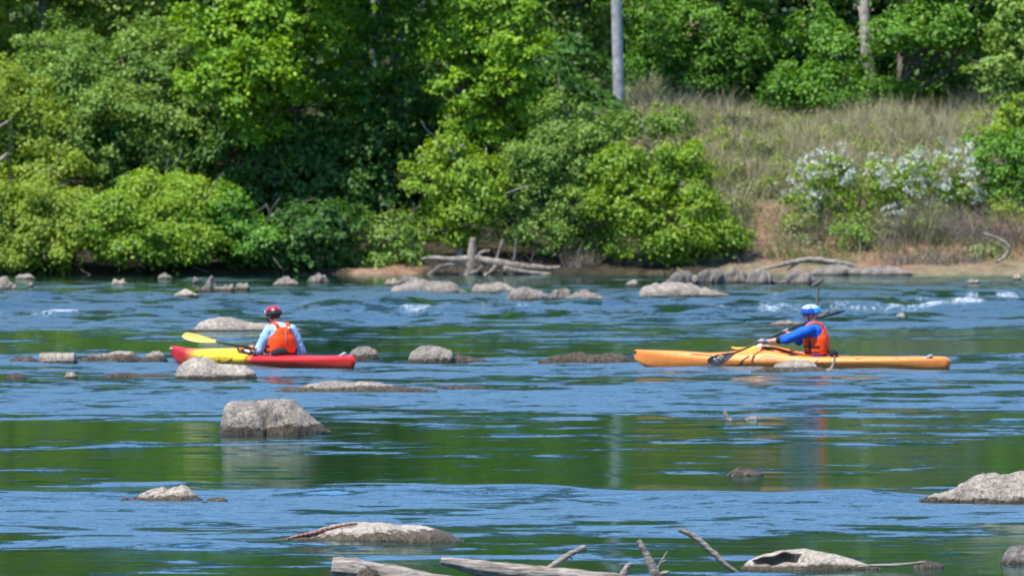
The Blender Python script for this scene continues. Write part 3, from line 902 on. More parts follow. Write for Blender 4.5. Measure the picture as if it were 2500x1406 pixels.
hh = t.math('ADD', t.math('MULTIPLY', n1, 0.6), t.math('ADD', t.math('MULTIPLY', n2, 0.35), t.math('MULTIPLY', crack, 0.15)))
t.l(t.bump(hh, 1.0, 0.11), t.b.inputs['Normal'])
M['rock'] = t.m

G_R = 'rocks breaking the river surface'


def fbm(p, s, o=4):
    return noise.fractal(Vector(p) * s, 0.9, 2.0, o, noise_basis='PERLIN_ORIGINAL')


def rock_mesh(pts, by, depth=0.9, seed=0, nx=60, nt=26, amp=0.10, ridge=0.25, p=0.75, facet=0.0, post=None, grow=1.0):
    """pts: sky-line of the rock in photo pixels, by: row where its near side meets the water"""
    pts = sorted(pts)
    x0p, x1p = pts[0][0], pts[-1][0]
    Df = WD(by)
    wid = (x1p - x0p) / F * Df
    hm_px = max(1.0, by - min(q[1] for q in pts))
    wmax = max(0.5 * depth * wid, 0.04)
    wmax = min(wmax, 1.6)
    Dc = Df + wmax * 0.9
    org = Vector((((x0p + x1p) / 2 - 1250) / F * Dc, Dc, 0))
    xs_, hs_ = [], []
    for q in pts:
        xs_.append((q[0] - 1250) / F * Dc - org.x)
        hs_.append(max(0.0, H - (q[1] - HY) / F * (Dc + ridge * wmax)))
    hs_[0] = hs_[-1] = 0.0 if len(pts) > 2 else hs_[0]
    X = np.linspace(xs_[0] - 0.02 * wid, xs_[-1] + 0.02 * wid, nx)
    # gather more samples near the ends
    u = np.linspace(0, 1, nx); u = 0.5 - 0.5 * np.cos(np.pi * u) * (0.6 + 0.4 * np.abs(np.cos(np.pi * u)))
    X = xs_[0] - 0.02 * wid + u * (xs_[-1] - xs_[0] + 0.04 * wid)
    Hh = np.interp(X, xs_, hs_)
    hmax = max(hs_)
    so = Vector((seed * 7.31, seed * 3.7, seed * 1.9))
    rings = []
    for i, x in enumerate(X):
        e = math.sin(math.pi * min(1, max(0, i / (nx - 1)))) ** 0.5
        w = wmax * (0.12 + 0.88 * (Hh[i] / hmax) ** 0.5) * (0.35 + 0.65 * e) if hmax > 0 else wmax * e
        r = []
        for j in range(nt):
            th = -0.35 + (math.pi + 0.7) * j / (nt - 1)
            c, s = math.cos(th), math.sin(th)
            z = (Hh[i] + (0.012 if Df < 105 else 0.024)) * (abs(s) ** p) if s > 0 else s * 0.5 - 0.02
            y = -w * (math.copysign(abs(c) ** 0.8, c)) + ridge * w * max(0, s)
            q = Vector((x, y, z))
            a = amp * min(0.6, max(hmax, 0.05) * 0.9 + 0.02)
            sc = 2.2 / max(0.12, min(wid, 1.2) * 0.55)
            f = fbm(q + so, sc) * a + fbm(q + so, sc * 3.1) * a * 0.5 + fbm(q + so, sc * 8.0, 3) * a * 0.22
            if facet:
                f += (noise.voronoi((q + so) * sc * 0.55)[0][0] - 0.35) * facet * a
            nrm = Vector((0, -c, max(0, s)))
            q = q + nrm * f + Vector((fbm(q + so + Vector((9, 0, 0)), sc) * a * 0.6, 0, 0))
            if post: q = post(q, x, th, w, Hh[i], wid)
            r.append(q)
        rings.append(r)
    mb = MB()
    mb.rings(rings, caps=True, closed=True)
    return mb, org


def rock(label, pts, by, wet=0.05, tone=0.5, silt=0.0, name='rock', group=G_R, cat='rock', **kw):
    mb, org = rock_mesh(pts, by, **kw)
    o = mb.build(name, M['rock'])
    o.location = org
    o["wet"], o["tone"], o["silt"] = float(wet), float(tone), float(silt)
    return tag(o, label, cat, group)


def low(x0, x1, top, by, n=6, seed=1, peak=0.5):
    """quick sky-line for a low rock"""
    r = random.Random(seed)
    out = [(x0, by)]
    for i in range(1, n):
        u = i / n
        k = math.sin(math.pi * u ** (math.log(0.5) / math.log(peak))) ** 0.42
        out.append((x0 + (x1 - x0) * u, by - (by - top) * k * (0.62 + 0.46 * r.random())))
    out.append((x1, by))
    return out


# near boulders
def gouge(q, x, th, w, h, wid):
    """split face of the big boulder: a wedge cut into the camera side"""
    u = x / wid + 0.5
    if math.sin(th) > -0.2 and math.cos(th) > -0.1:
        uc = 0.33 + 0.13 * (1 - min(1, max(0, q.z / 0.33)))
        k = max(0, 1 - (uc - u) / 0.03) if u < uc else max(0, 1 - (u - uc) / 0.30)
        q = q + Vector((0, 0.23 * k * min(1, max(0, 1.3 - q.z / 0.34)) * min(1, max(0.15, (q.z + .02) / 0.13)), 0))
    return q


rock('big angular grey boulder with a split face and dark wet foot',
     [(537, 1060), (540, 1030), (545, 1004), (556, 988), (580, 981), (612, 979), (625, 981), (660, 979), (708, 978), (724, 990), (742, 1005), (765, 1027), (782, 1040), (802, 1052)], 1060,
     wet=0.085, tone=0.5, name='boulder', cat='boulder', seed=3, nx=90, nt=40, amp=0.09, ridge=0.35, p=0.5, facet=0.9, post=gouge, depth=0.75)
rock('rounded mound crusted with gravel and a pale twin-humped top', [(325, 1226), (345, 1207), (372, 1196), (395, 1193), (412, 1196), (430, 1192), (447, 1189), (465, 1200), (485, 1215), (500, 1224)], 1226,
     wet=0.055, tone=0.72, silt=0.25, seed=4, nx=80, nt=34, amp=0.14, p=0.8)
rock('thin gravelly tongue of stone left of the twin-humped mound', low(294, 335, 1217, 1225, seed=2), 1225, wet=0.2, silt=0.3, seed=5, nx=30, nt=14)
rock('small low stone just right of the twin-humped mound', low(500, 556, 1215, 1226, seed=3), 1226, wet=0.1, silt=0.6, seed=6, nx=36, nt=16)
snake_rock = rock('long low pale slab with a silty brown skirt and a snake on it',
     [(685, 1320), (715, 1313), (745, 1306), (775, 1299), (800, 1290), (830, 1282), (870, 1279), (905, 1279), (940, 1280), (965, 1284), (985, 1285), (1022, 1286), (1050, 1292), (1080, 1302), (1105, 1311), (1126, 1319)], 1325,
     wet=0.078, tone=0.85, silt=1.0, seed=7, nx=130, nt=44, amp=0.10, p=0.7, depth=0.5, ridge=0.3)
rock('rugged pale boulder cut off by the right edge of the picture', [(2256, 1226), (2270, 1214), (2300, 1206), (2330, 1198), (2352, 1184), (2392, 1169), (2440, 1161), (2500, 1157), (2560, 1160), (2640, 1196), (2680, 1228)], 1229,
     wet=0.05, tone=0.66, name='boulder', cat='boulder', seed=8, nx=120, nt=50, amp=0.17, p=0.62, depth=0.6, facet=0.8)
rock('smooth blue-grey stone in the lower right corner', [(2446, 1372), (2452, 1354), (2470, 1338), (2492, 1334), (2530, 1340), (2550, 1374)], 1376, wet=0.03, tone=0.32, seed=9, nx=60, nt=30, amp=0.06)
rock('small dark gravel-covered hump alone in the green water', [(1774, 1160), (1788, 1152), (1802, 1146), (1822, 1145), (1845, 1151), (1864, 1160)], 1161, wet=0.3, silt=0.35, seed=10, nx=50, nt=22, amp=0.16)
rock('weed-topped gravel mound at the tail of the hollow driftwood', low(2232, 2304, 1370, 1387, seed=6), 1387, wet=0.3, silt=0.5, seed=11, nx=40, nt=18, amp=0.15)
rock('small flat pinkish stone beside the short dark stub', low(1818, 1852, 1014, 1024, seed=7, peak=0.7), 1025, wet=0.0, tone=0.45, seed=12, nx=24, nt=12)
# around the kayaks
rock('lumpy pale rock in front of the red and yellow kayak', [(427, 922), (432, 908), (442, 892), (460, 883), (478, 879), (505, 881), (525, 889), (545, 895), (575, 896), (600, 899), (616, 908), (626, 922)], 925,
     wet=0.05, tone=0.68, seed=13, nx=80, nt=30, amp=0.14, p=0.6)
rock('long mossy ledge with a pale hump before the red kayak stern', [(680, 957), (730, 947), (775, 940), (800, 935), (845, 936), (862, 939), (880, 935), (915, 937), (950, 944), (985, 948), (1060, 953)], 958, wet=0.075, silt=0.4, tone=0.6, seed=14, nx=90, nt=22, amp=0.12, depth=0.28)
rock('low dark ledge running right from the mossy ledge', low(1030, 1190, 944, 952, 8, seed=8), 952, wet=0.3, silt=0.2, seed=15, nx=60, nt=14, depth=0.2)
rock('broad smooth pale rock behind the kayaker in the red helmet', [(474, 803), (485, 792), (505, 783), (535, 777), (560, 777), (580, 784), (605, 790), (640, 791), (680, 797), (745, 804)], 808, wet=0.03, tone=0.62, seed=16, nx=80, nt=24, amp=0.08, depth=0.45)
rock('dome shaped grey rock at the stern of the red kayak', [(846, 878), (856, 862), (872, 850), (890, 848), (905, 851), (918, 862), (930, 876)], 882, wet=0.09, tone=0.42, seed=17, nx=50, nt=26, amp=0.1, p=0.6)
rock('big rounded grey rock standing between the two kayaks', [(996, 880), (1003, 866), (1018, 853), (1040, 848), (1070, 849), (1085, 855), (1102, 860), (1110, 876)], 885, wet=0.06, tone=0.52, seed=18, nx=60, nt=30, amp=0.1, p=0.55)
rock('weedy brown tail trailing right of the rounded grey rock', [(1104, 880), (1118, 868), (1135, 873), (1160, 878), (1185, 882)], 884, wet=0.3, silt=0.3, seed=19, nx=40, nt=14, amp=0.2)
rock('low brown weed ridge left of the orange kayak bow', [(1320, 884), (1345, 874), (1380, 872), (1420, 866), (1450, 868), (1470, 871), (1500, 867), (1530, 870), (1552, 880)], 886, wet=0.4, silt=0.5, seed=20, nx=80, nt=16, amp=0.25, depth=0.22)
rock('rough pale rock in front of the orange kayak', [(1884, 904), (1895, 893), (1915, 886), (1945, 884), (1975, 886), (1990, 893), (2000, 903)], 908, wet=0.035, silt=0.5, tone=0.62, seed=21, nx=60, nt=26, amp=0.16, p=0.55)
rock('dark weedy skirt of stones under the rough pale rock', [(1838, 906), (1870, 901), (1910, 900), (1970, 900), (2005, 900), (2022, 906)], 910, wet=0.3, silt=0.2, seed=22, nx=50, nt=14, amp=0.25, depth=0.3)
rock('block shaped flat-topped rock near the left edge', [(94, 880), (97, 867), (115, 865), (150, 866), (182, 865), (187, 880)], 885, wet=0.03, tone=0.62, seed=23, nx=50, nt=24, amp=0.08, p=0.35)
rock('low weedy stones left of the block shaped rock', low(24, 96, 872, 884, seed=9), 884, wet=0.3, silt=0.4, seed=24, nx=40, nt=14, amp=0.2)
rock('low brown ridge with a small pale cap right of the block shaped rock', [(188, 880), (225, 872), (262, 868), (290, 861), (318, 860), (330, 870), (350, 880)], 883, wet=0.10, silt=0.3, tone=0.55, seed=25, nx=60, nt=18, amp=0.18, depth=.35)
rock('grey lump with weedy foot just left of the red kayak bow', [(340, 881), (355, 873), (372, 862), (388, 860), (398, 868), (412, 880)], 884, wet=0.09, tone=0.5, silt=.2, seed=26, nx=40, nt=20, amp=0.16)
rock('pebble-sized pale stone alone near the left edge', low(158, 188, 910, 922, 5, seed=10), 923, wet=0.03, tone=0.6, seed=27, nx=30, nt=16)
rock('dark weed-covered stone awash at the left edge', low(16, 66, 915, 923, seed=11), 923, wet=0.3, seed=28, nx=30, nt=12, amp=0.2)
rock('thin dark ledge awash left of the lumpy pale rock', low(252, 420, 914, 922, 9, seed=12), 922, wet=0.3, silt=0.25, seed=29, nx=60, nt=12, depth=0.2, amp=0.2)
rock('small round tan rock right of the kayaker in the blue helmet', low(2184, 2212, 765, 780, 5, seed=13), 780, wet=0.02, tone=0.6, seed=30, nx=24, nt=14)
rock('thin low bar of stone behind the orange kayak cockpit', low(1876, 1965, 785, 796, 7, seed=14), 796, wet=0.05, tone=0.5, seed=31, nx=40, nt=12, depth=0.25)
# far rocks by the rapids
FAR = [
    ('pair of pale rocks at the left edge near the far bank', [(-20, 705), (0, 684), (14, 680), (26, 690), (42, 706)], 708, .55),
    ('flat tan stone at the far bank under the left shrubs', low(36, 86, 672, 682, 5, seed=20), 682, .55),
    ('tiny pale stone right of the pair at the left edge', low(66, 82, 690, 702, 4, seed=21), 702, .6),
    ('rounded white stone in the calm strip below the drooping green shrub', low(271, 309, 682, 696, 5, seed=22), 697, .75),
    ('low tan stone against the black shade of the far bank', low(386, 420, 671, 681, 5, seed=23), 681, .45),
    ('small pinkish stone just before the dark hollow', low(469, 486, 680, 692, 4, seed=24), 693, .6),
    ('wet white-streaked stone awash in the rapids at left', low(426, 482, 711, 724, 5, seed=25), 725, .85),
    ('dark pointed rock rising from a pale shelf', [(478, 710), (500, 700), (510, 682), (516, 678), (522, 690), (530, 702), (568, 697), (572, 710)], 711, .35),
    ('small tan rock between the pointed rock and the two grey ones', low(574, 610, 691, 706, 5, seed=26), 707, .55),
    ('lower of two grey rocks before the dark hollow', low(667, 731, 680, 697, 6, seed=27), 698, .5),
    ('rounder higher of two grey rocks before the dark hollow', low(750, 804, 667, 690, 6, seed=28), 691, .4),
    ('small pale rock at the left end of the long grey outcrop', low(938, 976, 682, 696, 5, seed=29), 697, .6),
    ('grey rock standing behind the long grey outcrop', low(972, 1030, 673, 692, 5, seed=30), 693, .38),
    ('long grey outcrop in the middle of the far rapids', [(948, 718), (965, 704), (1000, 692), (1030, 688), (1060, 693), (1100, 695), (1120, 702), (1140, 714)], 719, .45),
    ('low pale outcrop right of the long grey one', [(1150, 712), (1160, 698), (1190, 695), (1225, 694), (1245, 700), (1265, 714)], 716, .55),
    ('flat grey rock overlapping the low pale outcrop', [(1236, 732), (1246, 716), (1275, 705), (1310, 712), (1335, 722), (1345, 732)], 734, .45),
    ('dark-edged slanting rock in the far rapids', [(1340, 732), (1352, 714), (1370, 707), (1388, 712), (1402, 728)], 732, .3),
    ('low rock tapering right beside the slanting rock', [(1380, 732), (1400, 718), (1430, 710), (1450, 722), (1484, 730)], 734, .45),
    ('small lone pale rock below the wide lime green tree', low(1524, 1560, 683, 697, 5, seed=31, peak=0.65), 698, .6),
    ('pale rock with a brown tail before the grey boulder row', [(1560, 722), (1575, 706), (1600, 698), (1640, 695), (1690, 697), (1712, 706), (1740, 712), (1782, 720)], 726, .55),
    ('leftmost boulder of the blue-grey row below the clay slope', low(1626, 1712, 661, 691, 9, seed=32), 693, .3),
    ('middle boulder of the blue-grey row below the clay slope', low(1700, 1772, 659, 690, 9, seed=33), 692, .24),
    ('dark boulder in the right half of the blue-grey row', low(1762, 1828, 660, 690, 9, seed=34), 691, .26),
    ('pale-footed boulder ending the blue-grey row', low(1820, 1892, 662, 691, 7, seed=35), 693, .4),
    ('separate grey hump right of the blue-grey row', low(1900, 1992, 665, 691, 7, seed=36, peak=0.62), 693, .36),
    ('long low grey slab on the shore under the bleached log', low(1978, 2110, 650, 670, 8, seed=37), 672, .4),
    ('low grey shore stones right of the bleached log', low(2096, 2228, 651, 670, 9, seed=38), 672, .4),
    ('dark stone on the shore above the low grey shore stones', low(2150, 2206, 643, 660, 6, seed=39), 664, .25),
    ('small tan stone awash near the right edge', low(2360, 2394, 683, 692, 5, seed=40), 693, .55),
    ('bright white stone at the shore near the right edge', low(2472, 2492, 669, 682, 5, seed=41), 683, .9),
]
for i, (lab, pts, by, tone) in enumerate(FAR):
    rock(lab, pts, by, wet=0.05, tone=tone, seed=50 + i, nx=44, nt=20, amp=0.22, p=0.48, facet=0.9, depth=0.55, group='far rocks along the rapids and the shore')

# snake basking on the slab
t = NT('snake_skin')
oi = t.n('ShaderNodeTexCoord').outputs['Object']
wv = t.n('ShaderNodeTexWave'); wv.inputs['Scale'].default_value = 9; wv.inputs['Distortion'].default_value = 1.2; t.l(oi, wv.inputs[0])
t.l(t.ramp(wv.outputs['Fac'], [(0.3, (0.10, 0.035, 0.025)), (0.6, (0.22, 0.10, 0.07))]), t.b.inputs['Base Color'])
t.b.inputs['Roughness'].default_value = 0.5
o0 = snake_rock.location
Ds = o0.y - 0.12
sp = [P(px, py, Ds) for px, py in ((698, 1315), (715, 1310), (735, 1305), (755, 1301), (775, 1297), (790, 1293), (806, 1288), (822, 1284), (838, 1280), (856, 1278), (872, 1277))]
mb = MB()
c0 = sp[4]
mb.tube([p - c0 + Vector((0, 0.03 * math.sin(i * 1.3), -0.004)) for i, p in enumerate(sp)], [0.004, 0.009, 0.013, 0.015, 0.016, 0.015, 0.013, 0.011, 0.010, 0.011, 0.006], 10)
o = mb.build('snake', t.m)
o.location = c0
tag(o, 'reddish brown banded snake stretched along the pale slab', 'snake')

# ------------------------------------------------------------------ driftwood
t = NT('driftwood')
oi = t.n('ShaderNodeTexCoord').outputs['Object']
gr = t.noise(t.scaled(oi, (2.5, 26, 26)), 2.2, 6, 0.65, 0.4)
nz = t.noise(oi, 7, 6, 0.65)
k = t.math('ADD', t.math('MULTIPLY', gr, 0.75), t.math('MULTIPLY', nz, 0.35))
t.l(t.ramp(k, [(0.36, (0.03, 0.025, 0.02)), (0.48, (0.16, 0.135, 0.11)), (0.60, (0.33, 0.285, 0.235)), (0.76, (0.48, 0.42, 0.35))]), t.b.inputs['Base Color'])
t.b.inputs['Roughness'].default_value = 0.85
t.b.inputs['Specular IOR Level'].default_value = 0.2
t.l(t.bump(k, 0.9, 0.03), t.b.inputs['Normal'])
M['drift'] = t.m
M['dead_wood'] = simple('dead_wood_grey', (0.27, 0.225, 0.18), 0.85, 0.3, 9, 0.2, 0.7)


def gnarl(pts, rad, n=20, seed=0, amp=0.12, sub=6, groove=0.0):
    """tube with knots and lengthwise grooves"""
    pts = [Vector(p) for p in pts]
    P2, R2 = [], []
    for i in range(len(pts) - 1):
        for k in range(sub):
            s = k / sub
            a = pts[max(i - 1, 0)]; b = pts[i]; c = pts[i + 1]; d = pts[min(i + 2, len(pts) - 1)]
            P2.append(0.5 * ((2 * b) + (c - a) * s + (2 * a - 5 * b + 4 * c - d) * s * s + (3 * b - a - 3 * c + d) * s ** 3))
            R2.append(rad[i] + (rad[i + 1] - rad[i]) * s)
    P2.append(pts[-1]); R2.append(rad[-1])
    mb = MB()
    mb.tube(P2, R2, n)
    out = []
    for i, v in enumerate(mb.v):
        ring, j = divmod(i, n)
        if ring >= len(P2): ring = len(P2) - 1
        c = P2[ring]; v = Vector(v)
        f = 1 + amp * 1.3 * fbm(v + Vector((seed * 3.3, 0, 0)), 4.5 / max(0.03, rad[0] * 6)) + amp * 0.7 * fbm(v + Vector((seed * 1.3, 5, 0)), 14 / max(0.03, rad[0] * 6)) + groove * (math.sin(j * 2.4 + seed) + math.sin(j * 4.1)) * 0.5
        out.append(tuple(c + (v - c) * f))
    mb.v = out
    return mb


def px_path(pts, D, org):
    return [P(a, b, D + (c[0] if c else 0)) - org for a, b, *c in pts]


def wood(name, label, pts, rpx, D, seed, cat='driftwood', n=16, amp=0.12, groove=0.0, mat='drift', parent=None, org=None, kids=(), group=None):
    o_ = org or P(pts[0][0], pts[0][1], D)
    mb = gnarl(px_path(pts, D, o_), [r * D / F for r in rpx], n, seed, amp, 6, groove)
    if parent is None and kids:
        root = thing(name, label, cat, o_, group=group)
        mb.build('stem', M[mat], root)
    elif parent is None:
        root = mb.build(name, M[mat]); root.location = o_
        tag(root, label, cat, group)
    else:
        root = mb.build(name, M[mat], parent)
    for kn, kp, kr in kids:
        k2 = gnarl(px_path(kp, D, o_), [r * D / F for r in kr], 10, seed + 5, amp, 5)
        k2.build(kn, M[mat], root)
    return root


G_D = 'driftwood at the near edge of the river'
lg = wood('log', 'thick weathered log with a cracked blunt end at the bottom edge', [(809, 1389), (860, 1395), (960, 1408), (1050, 1422), (1140, 1436)], [30, 30, 28, 24, 20], 58.4, 1, 'log', 40, 0.10, 0.05, group=G_D)
wood('log', 'slanting bleached log with an upright broken branch at the bottom edge', [(1076, 1368), (1110, 1374), (1180, 1388), (1300, 1402), (1420, 1414), (1560, 1432)], [9, 13, 20, 23, 24, 24], 57.8, 2, 'log', 32, 0.08, 0.03, group=G_D,
     kids=[('branch', [(1336, 1392), (1352, 1378), (1376, 1362), (1404, 1346), (1430, 1336)], [7, 7, 7.5, 7, 8]), ('twig', [(1388, 1356), (1393, 1361), (1397, 1365)], [3, 2.5, 1.5]),
           ('branch_stub', [(1518, 1412), (1526, 1394), (1534, 1380), (1547, 1376)], [12, 9, 6, 3]), ('twig', [(1262, 1402), (1268, 1394), (1274, 1388)], [2.5, 2, 1.5])])
wood('forked_stick', 'knobbly forked stick standing up right of the slanting log', [(1606, 1420), (1596, 1390), (1580, 1356), (1568, 1335), (1559, 1319)], [12, 11, 9, 6.5, 6], 58.0, 3, 'stick', 14, 0.2, 0.05, group=G_D,
     kids=[('twig', [(1600, 1396), (1612, 1374), (1622, 1358), (1630, 1345)], [3, 2.4, 2, 1.2]), ('twig', [(1612, 1376), (1620, 1370), (1627, 1368)], [2.4, 3, 1.5]), ('branch_stub', [(1606, 1408), (1620, 1399), (1634, 1395)], [6, 6, 4])])
wood('stick', 'long straight bare stick slanting up from the water', [(1806, 1400), (1780, 1384), (1748, 1356), (1716, 1326), (1690, 1306), (1658, 1292)], [4.5, 6, 7, 7.5, 7, 6], 59.3, 4, 'stick', 14, 0.10, 0.02, group=G_D,
     kids=[('twig', [(1760, 1366), (1752, 1352), (1746, 1343)], [3.5, 3, 2])])


def cavity(q, x, th, w, h, wid):
    u = (x / wid + 0.5)
    px = 1815 + u * 330
    if math.sin(th) > 0.05 and math.cos(th) > -0.25:
        zc = 0.050 + 0.018 * (px - 1840) / 110 + 0.02 * noise.noise(Vector((px * .03, 3, 0)))
        k = math.exp(-((px - 1897) / 52) ** 4) * math.exp(-((q.z - zc) / (0.016 + 0.018 * min(1, max(0, (px - 1840) / 70)))) ** 4)
        q = q + Vector((0, 0.26 * k, 0.006 * k))
    return q


mb, org = rock_mesh([(1814, 1386), (1822, 1377), (1842, 1366), (1870, 1356), (1910, 1347), (1945, 1344), (1975, 1346), (2010, 1353), (2050, 1362), (2085, 1372), (2115, 1381), (2145, 1387)], 1391, seed=5, nx=140, nt=70, amp=0.06, p=0.62, ridge=0.2, depth=0.42, post=cavity)
o = mb.build('hollow_log', M['rock']); o.location = org
o["wet"], o["tone"], o["silt"] = 0.038, 0.85, 1.0
tag(o, 'bleached hollow log with a dark open cavity lying in the water', 'log', G_D)
wood('stick', 'thin stick lying flat between the hollow log and the weed-topped mound', [(2096, 1383), (2130, 1380), (2180, 1379), (2240, 1374), (2262, 1371)], [3, 3.5, 4, 3.5, 2], 59.6, 6, 'stick', 10, 0.15, group=G_D)
rock('gravel lump lodged against the cracked weathered log', low(868, 930, 1384, 1412, 6, seed=50), 1418, wet=0.3, silt=0.75, seed=96, nx=40, nt=18, amp=0.15)
wood('stub', 'short dark broken stub sticking up alone in the water', [(1782, 1028), (1774, 1016), (1770, 1004)], [9, 6, 4.5], WD(1026), 7, 'stick', 10, 0.2, mat='drift')
wood('dead_stick', 'grey dead stick with a weedy base standing before the orange kayak', [(2027, 908), (2033, 896), (2037, 880), (2038, 868)], [8, 4, 3, 2.5], WD(907), 8, 'stick', 10, 0.2,
     kids=[('weed_base', [(2016, 909), (2027, 905), (2038, 909)], [4, 9, 4])])
wood('snag', 'dead upright snag with a pale knob behind the kayaker in the blue helmet', [(1992, 790), (1994, 760), (1995, 730), (1998, 705), (2000, 690)], [4, 3.5, 3, 3, 2.5], 160, 9, 'snag', 8, 0.15, mat='bark',
     kids=[('knob', [(1984, 698), (1990, 694), (1998, 690), (2010, 682)], [3, 5, 4.5, 3]), ('branch', [(1994, 784), (2006, 774), (2018, 764), (2024, 757)], [6, 7, 5, 2.5])])

# root snag at the far bank
D = 229.6
org = P(1150, 668, D)
root = thing('root_snag', 'bleached root snag with an upright stump at the foot of the far bank', 'snag', org)
def part(nm, pts, r, seed, n=9, amp=0.2, mat='dead_wood'):
    gnarl(px_path(pts, D, org), [q * 0.82 * D / F for q in r], n, seed, amp, 5).build(nm, M[mat], root)
part('stump', [(1146, 672), (1150, 645), (1153, 610), (1155, 580)], [20, 17, 13, 8], 1)
part('log', [(1150, 630), (1200, 640), (1260, 650), (1330, 655), (1368, 653)], [13, 14, 12, 9, 5], 2)
part('log', [(1150, 632), (1100, 634), (1060, 630), (1028, 632)], [12, 10, 7, 3], 3)
part('root', [(1155, 636), (1176, 646), (1186, 672)], [9, 8, 6], 4)
part('root', [(1192, 640), (1220, 652), (1256, 674)], [9, 8, 5], 5)
part('root', [(1140, 640), (1080, 650), (1042, 674)], [9, 7, 5], 6)
part('root', [(1230, 655, -.2), (1280, 664, -.3), (1345, 670, -.3)], [8, 7, 5], 7)
part('root', [(1180, 650, -.2), (1160, 664, -.2), (1130, 672, -.2)], [7, 6, 4], 8)
part('root', [(1210, 650, -.2), (1200, 662, -.3), (1180, 674, -.3)], [7, 6, 5], 12)
part('dead_branch', [(1212, 634), (1220, 608), (1228, 584)], [4, 3.5, 3.5], 9, 7)
part('dead_branch', [(1254, 645), (1258, 612), (1261, 582)], [4, 3.5, 3], 10, 7, mat='bark')
part('dead_branch', [(1166, 622), (1182, 614), (1196, 612)], [5, 5, 3], 11, 7)
rg = np.random.default_rng(8)
n = 420
b = np.stack([((1035 + 290 * rg.random(n)) - 1250) / F * D, D + rg.normal(size=n) * 0.2 - 0.15, 0.05 + 0.4 * rg.random(n)], 1)
up = np.stack([rg.normal(size=n) * 0.35, rg.normal(size=n) * 0.15, -0.15 + rg.normal(size=n) * 0.12], 1)
v, q = ribbons(b, up, rg.normal(size=(n, 3)) * 0.12, 0.016, 3, rg)
np_mesh('fine_roots', v - np.array(org), q, M['brush'], root)

wood('bleached_log', 'long pale bleached log lying on the shore below the clay slope', [(1860, 657), (1900, 649), (1945, 638), (1985, 634), (2030, 640), (2065, 645), (2095, 653)], [3, 5, 6.5, 7, 7.5, 7, 5], 229.8, 14, 'log', 10, 0.15, mat='dead_wood',
     kids=[('branch', [(1950, 640), (1935, 650), (1920, 660)], [4, 3, 2])])
wood('dead_branch', 'curved grey dead branch hanging at the right edge over the shore', [(2402, 570), (2425, 578), (2446, 588), (2464, 606), (2452, 628), (2430, 640)], [3, 3.5, 4.5, 5, 4.5, 3], 230.8, 15, 'branch', 8, 0.15, mat='dead_wood')
wood('dead_branch', 'upper pale dead branch end poking in at the left edge', [(-60, 350), (-20, 322), (22, 296)], [5, 5, 2.5], 232.5, 16, 'branch', 8, 0.12, mat='dead_wood')
wood('dead_branch', 'lower pale dead branch end poking in at the left edge', [(-60, 420), (-10, 398), (20, 374)], [6, 6, 3], 232.4, 17, 'branch', 8, 0.12, mat='dead_wood')

# ------------------------------------------------------------------ kayaks and kayakers
def fuse(mb, name, mat, parent, voxel=0.010, smooth=3, shape=None):
    """melt overlapping shapes into one continuous skin"""
    me = mb.mesh(name + '_raw')
    o = bpy.data.objects.new(name + '_raw', me)
    COL.objects.link(o)
    m = o.modifiers.new('r', 'REMESH'); m.mode = 'VOXEL'; m.voxel_size = voxel
    s = o.modifiers.new('s', 'SMOOTH'); s.factor = 0.5; s.iterations = smooth
    dg = bpy.context.evaluated_depsgraph_get()
    dg.update()
    out = bpy.data.meshes.new_from_object(o.evaluated_get(dg))
    bpy.data.objects.remove(o)
    bpy.data.meshes.remove(me)
    out.name = name
    out.materials.clear()
    out.materials.append(mat)
    if shape:
        for v in out.vertices: v.co = shape(Vector(v.co))
    out.polygons.foreach_set('use_smooth', [True] * len(out.polygons))
    out.update()
    return link(bpy.data.objects.new(name, out), parent)


def plastic(name, col, rough=0.4, spec=0.4):
    return simple(name, col, rough, 0.06, 14, spec)


M['orange_hull'] = plastic('orange_hull', (0.88, 0.275, 0.06), 0.5, 0.35)
M['black'] = plastic('black', (0.014, 0.015, 0.018), 0.5, 0.4)
M['black_cloth'] = plastic('black_cloth', (0.02, 0.02, 0.024), 0.85, 0.2)
M['yellow'] = plastic('yellow', (0.80, 0.52, 0.03), 0.4)
M['blade_yellow'] = plastic('blade_yellow', (0.80, 0.58, 0.14), 0.4)
M['white'] = plastic('white', (0.75, 0.76, 0.78), 0.45)
M['silver'] = plastic('silver', (0.42, 0.43, 0.45), 0.5)
M['orange'] = plastic('orange', (0.82, 0.30, 0.03), 0.5)
M['vest'] = simple('vest', (0.86, 0.08, 0.012), 0.7, 0.09, 9, 0.2, 0.5)
M['shirt_pale'] = simple('shirt_pale', (0.33, 0.55, 0.74), 0.85, 0.10, 8, 0.15, 0.8)
M['shirt_blue'] = simple('shirt_blue', (0.012, 0.12, 0.55), 0.8, 0.14, 8, 0.2, 0.8)
M['skin'] = plastic('skin', (0.52, 0.29, 0.21), 0.55, 0.35)
M['hair_brown'] = plastic('hair_brown', (0.06, 0.035, 0.02), 0.8, 0.2)
M['hair_grey'] = plastic('hair_grey', (0.30, 0.28, 0.27), 0.8, 0.2)
M['glove'] = plastic('glove', (0.10, 0.14, 0.27), 0.8, 0.2)
M['red_shell'] = plastic('red_shell', (0.62, 0.03, 0.04), 0.3, 0.5)
M['blue_shell'] = plastic('blue_shell', (0.015, 0.06, 0.36), 0.3, 0.5)
M['cyan_shell'] = plastic('cyan_shell', (0.03, 0.33, 0.62), 0.3, 0.5)
M['white_shell'] = plastic('white_shell', (0.55, 0.66, 0.72), 0.35, 0.5)
M['trousers'] = plastic('trousers', (0.03, 0.035, 0.05), 0.85, 0.2)
M['grey_mark'] = plastic('grey_mark', (0.25, 0.22, 0.24), 0.6)
M['pink_mark'] = plastic('pink_mark', (0.80, 0.45, 0.30), 0.6)

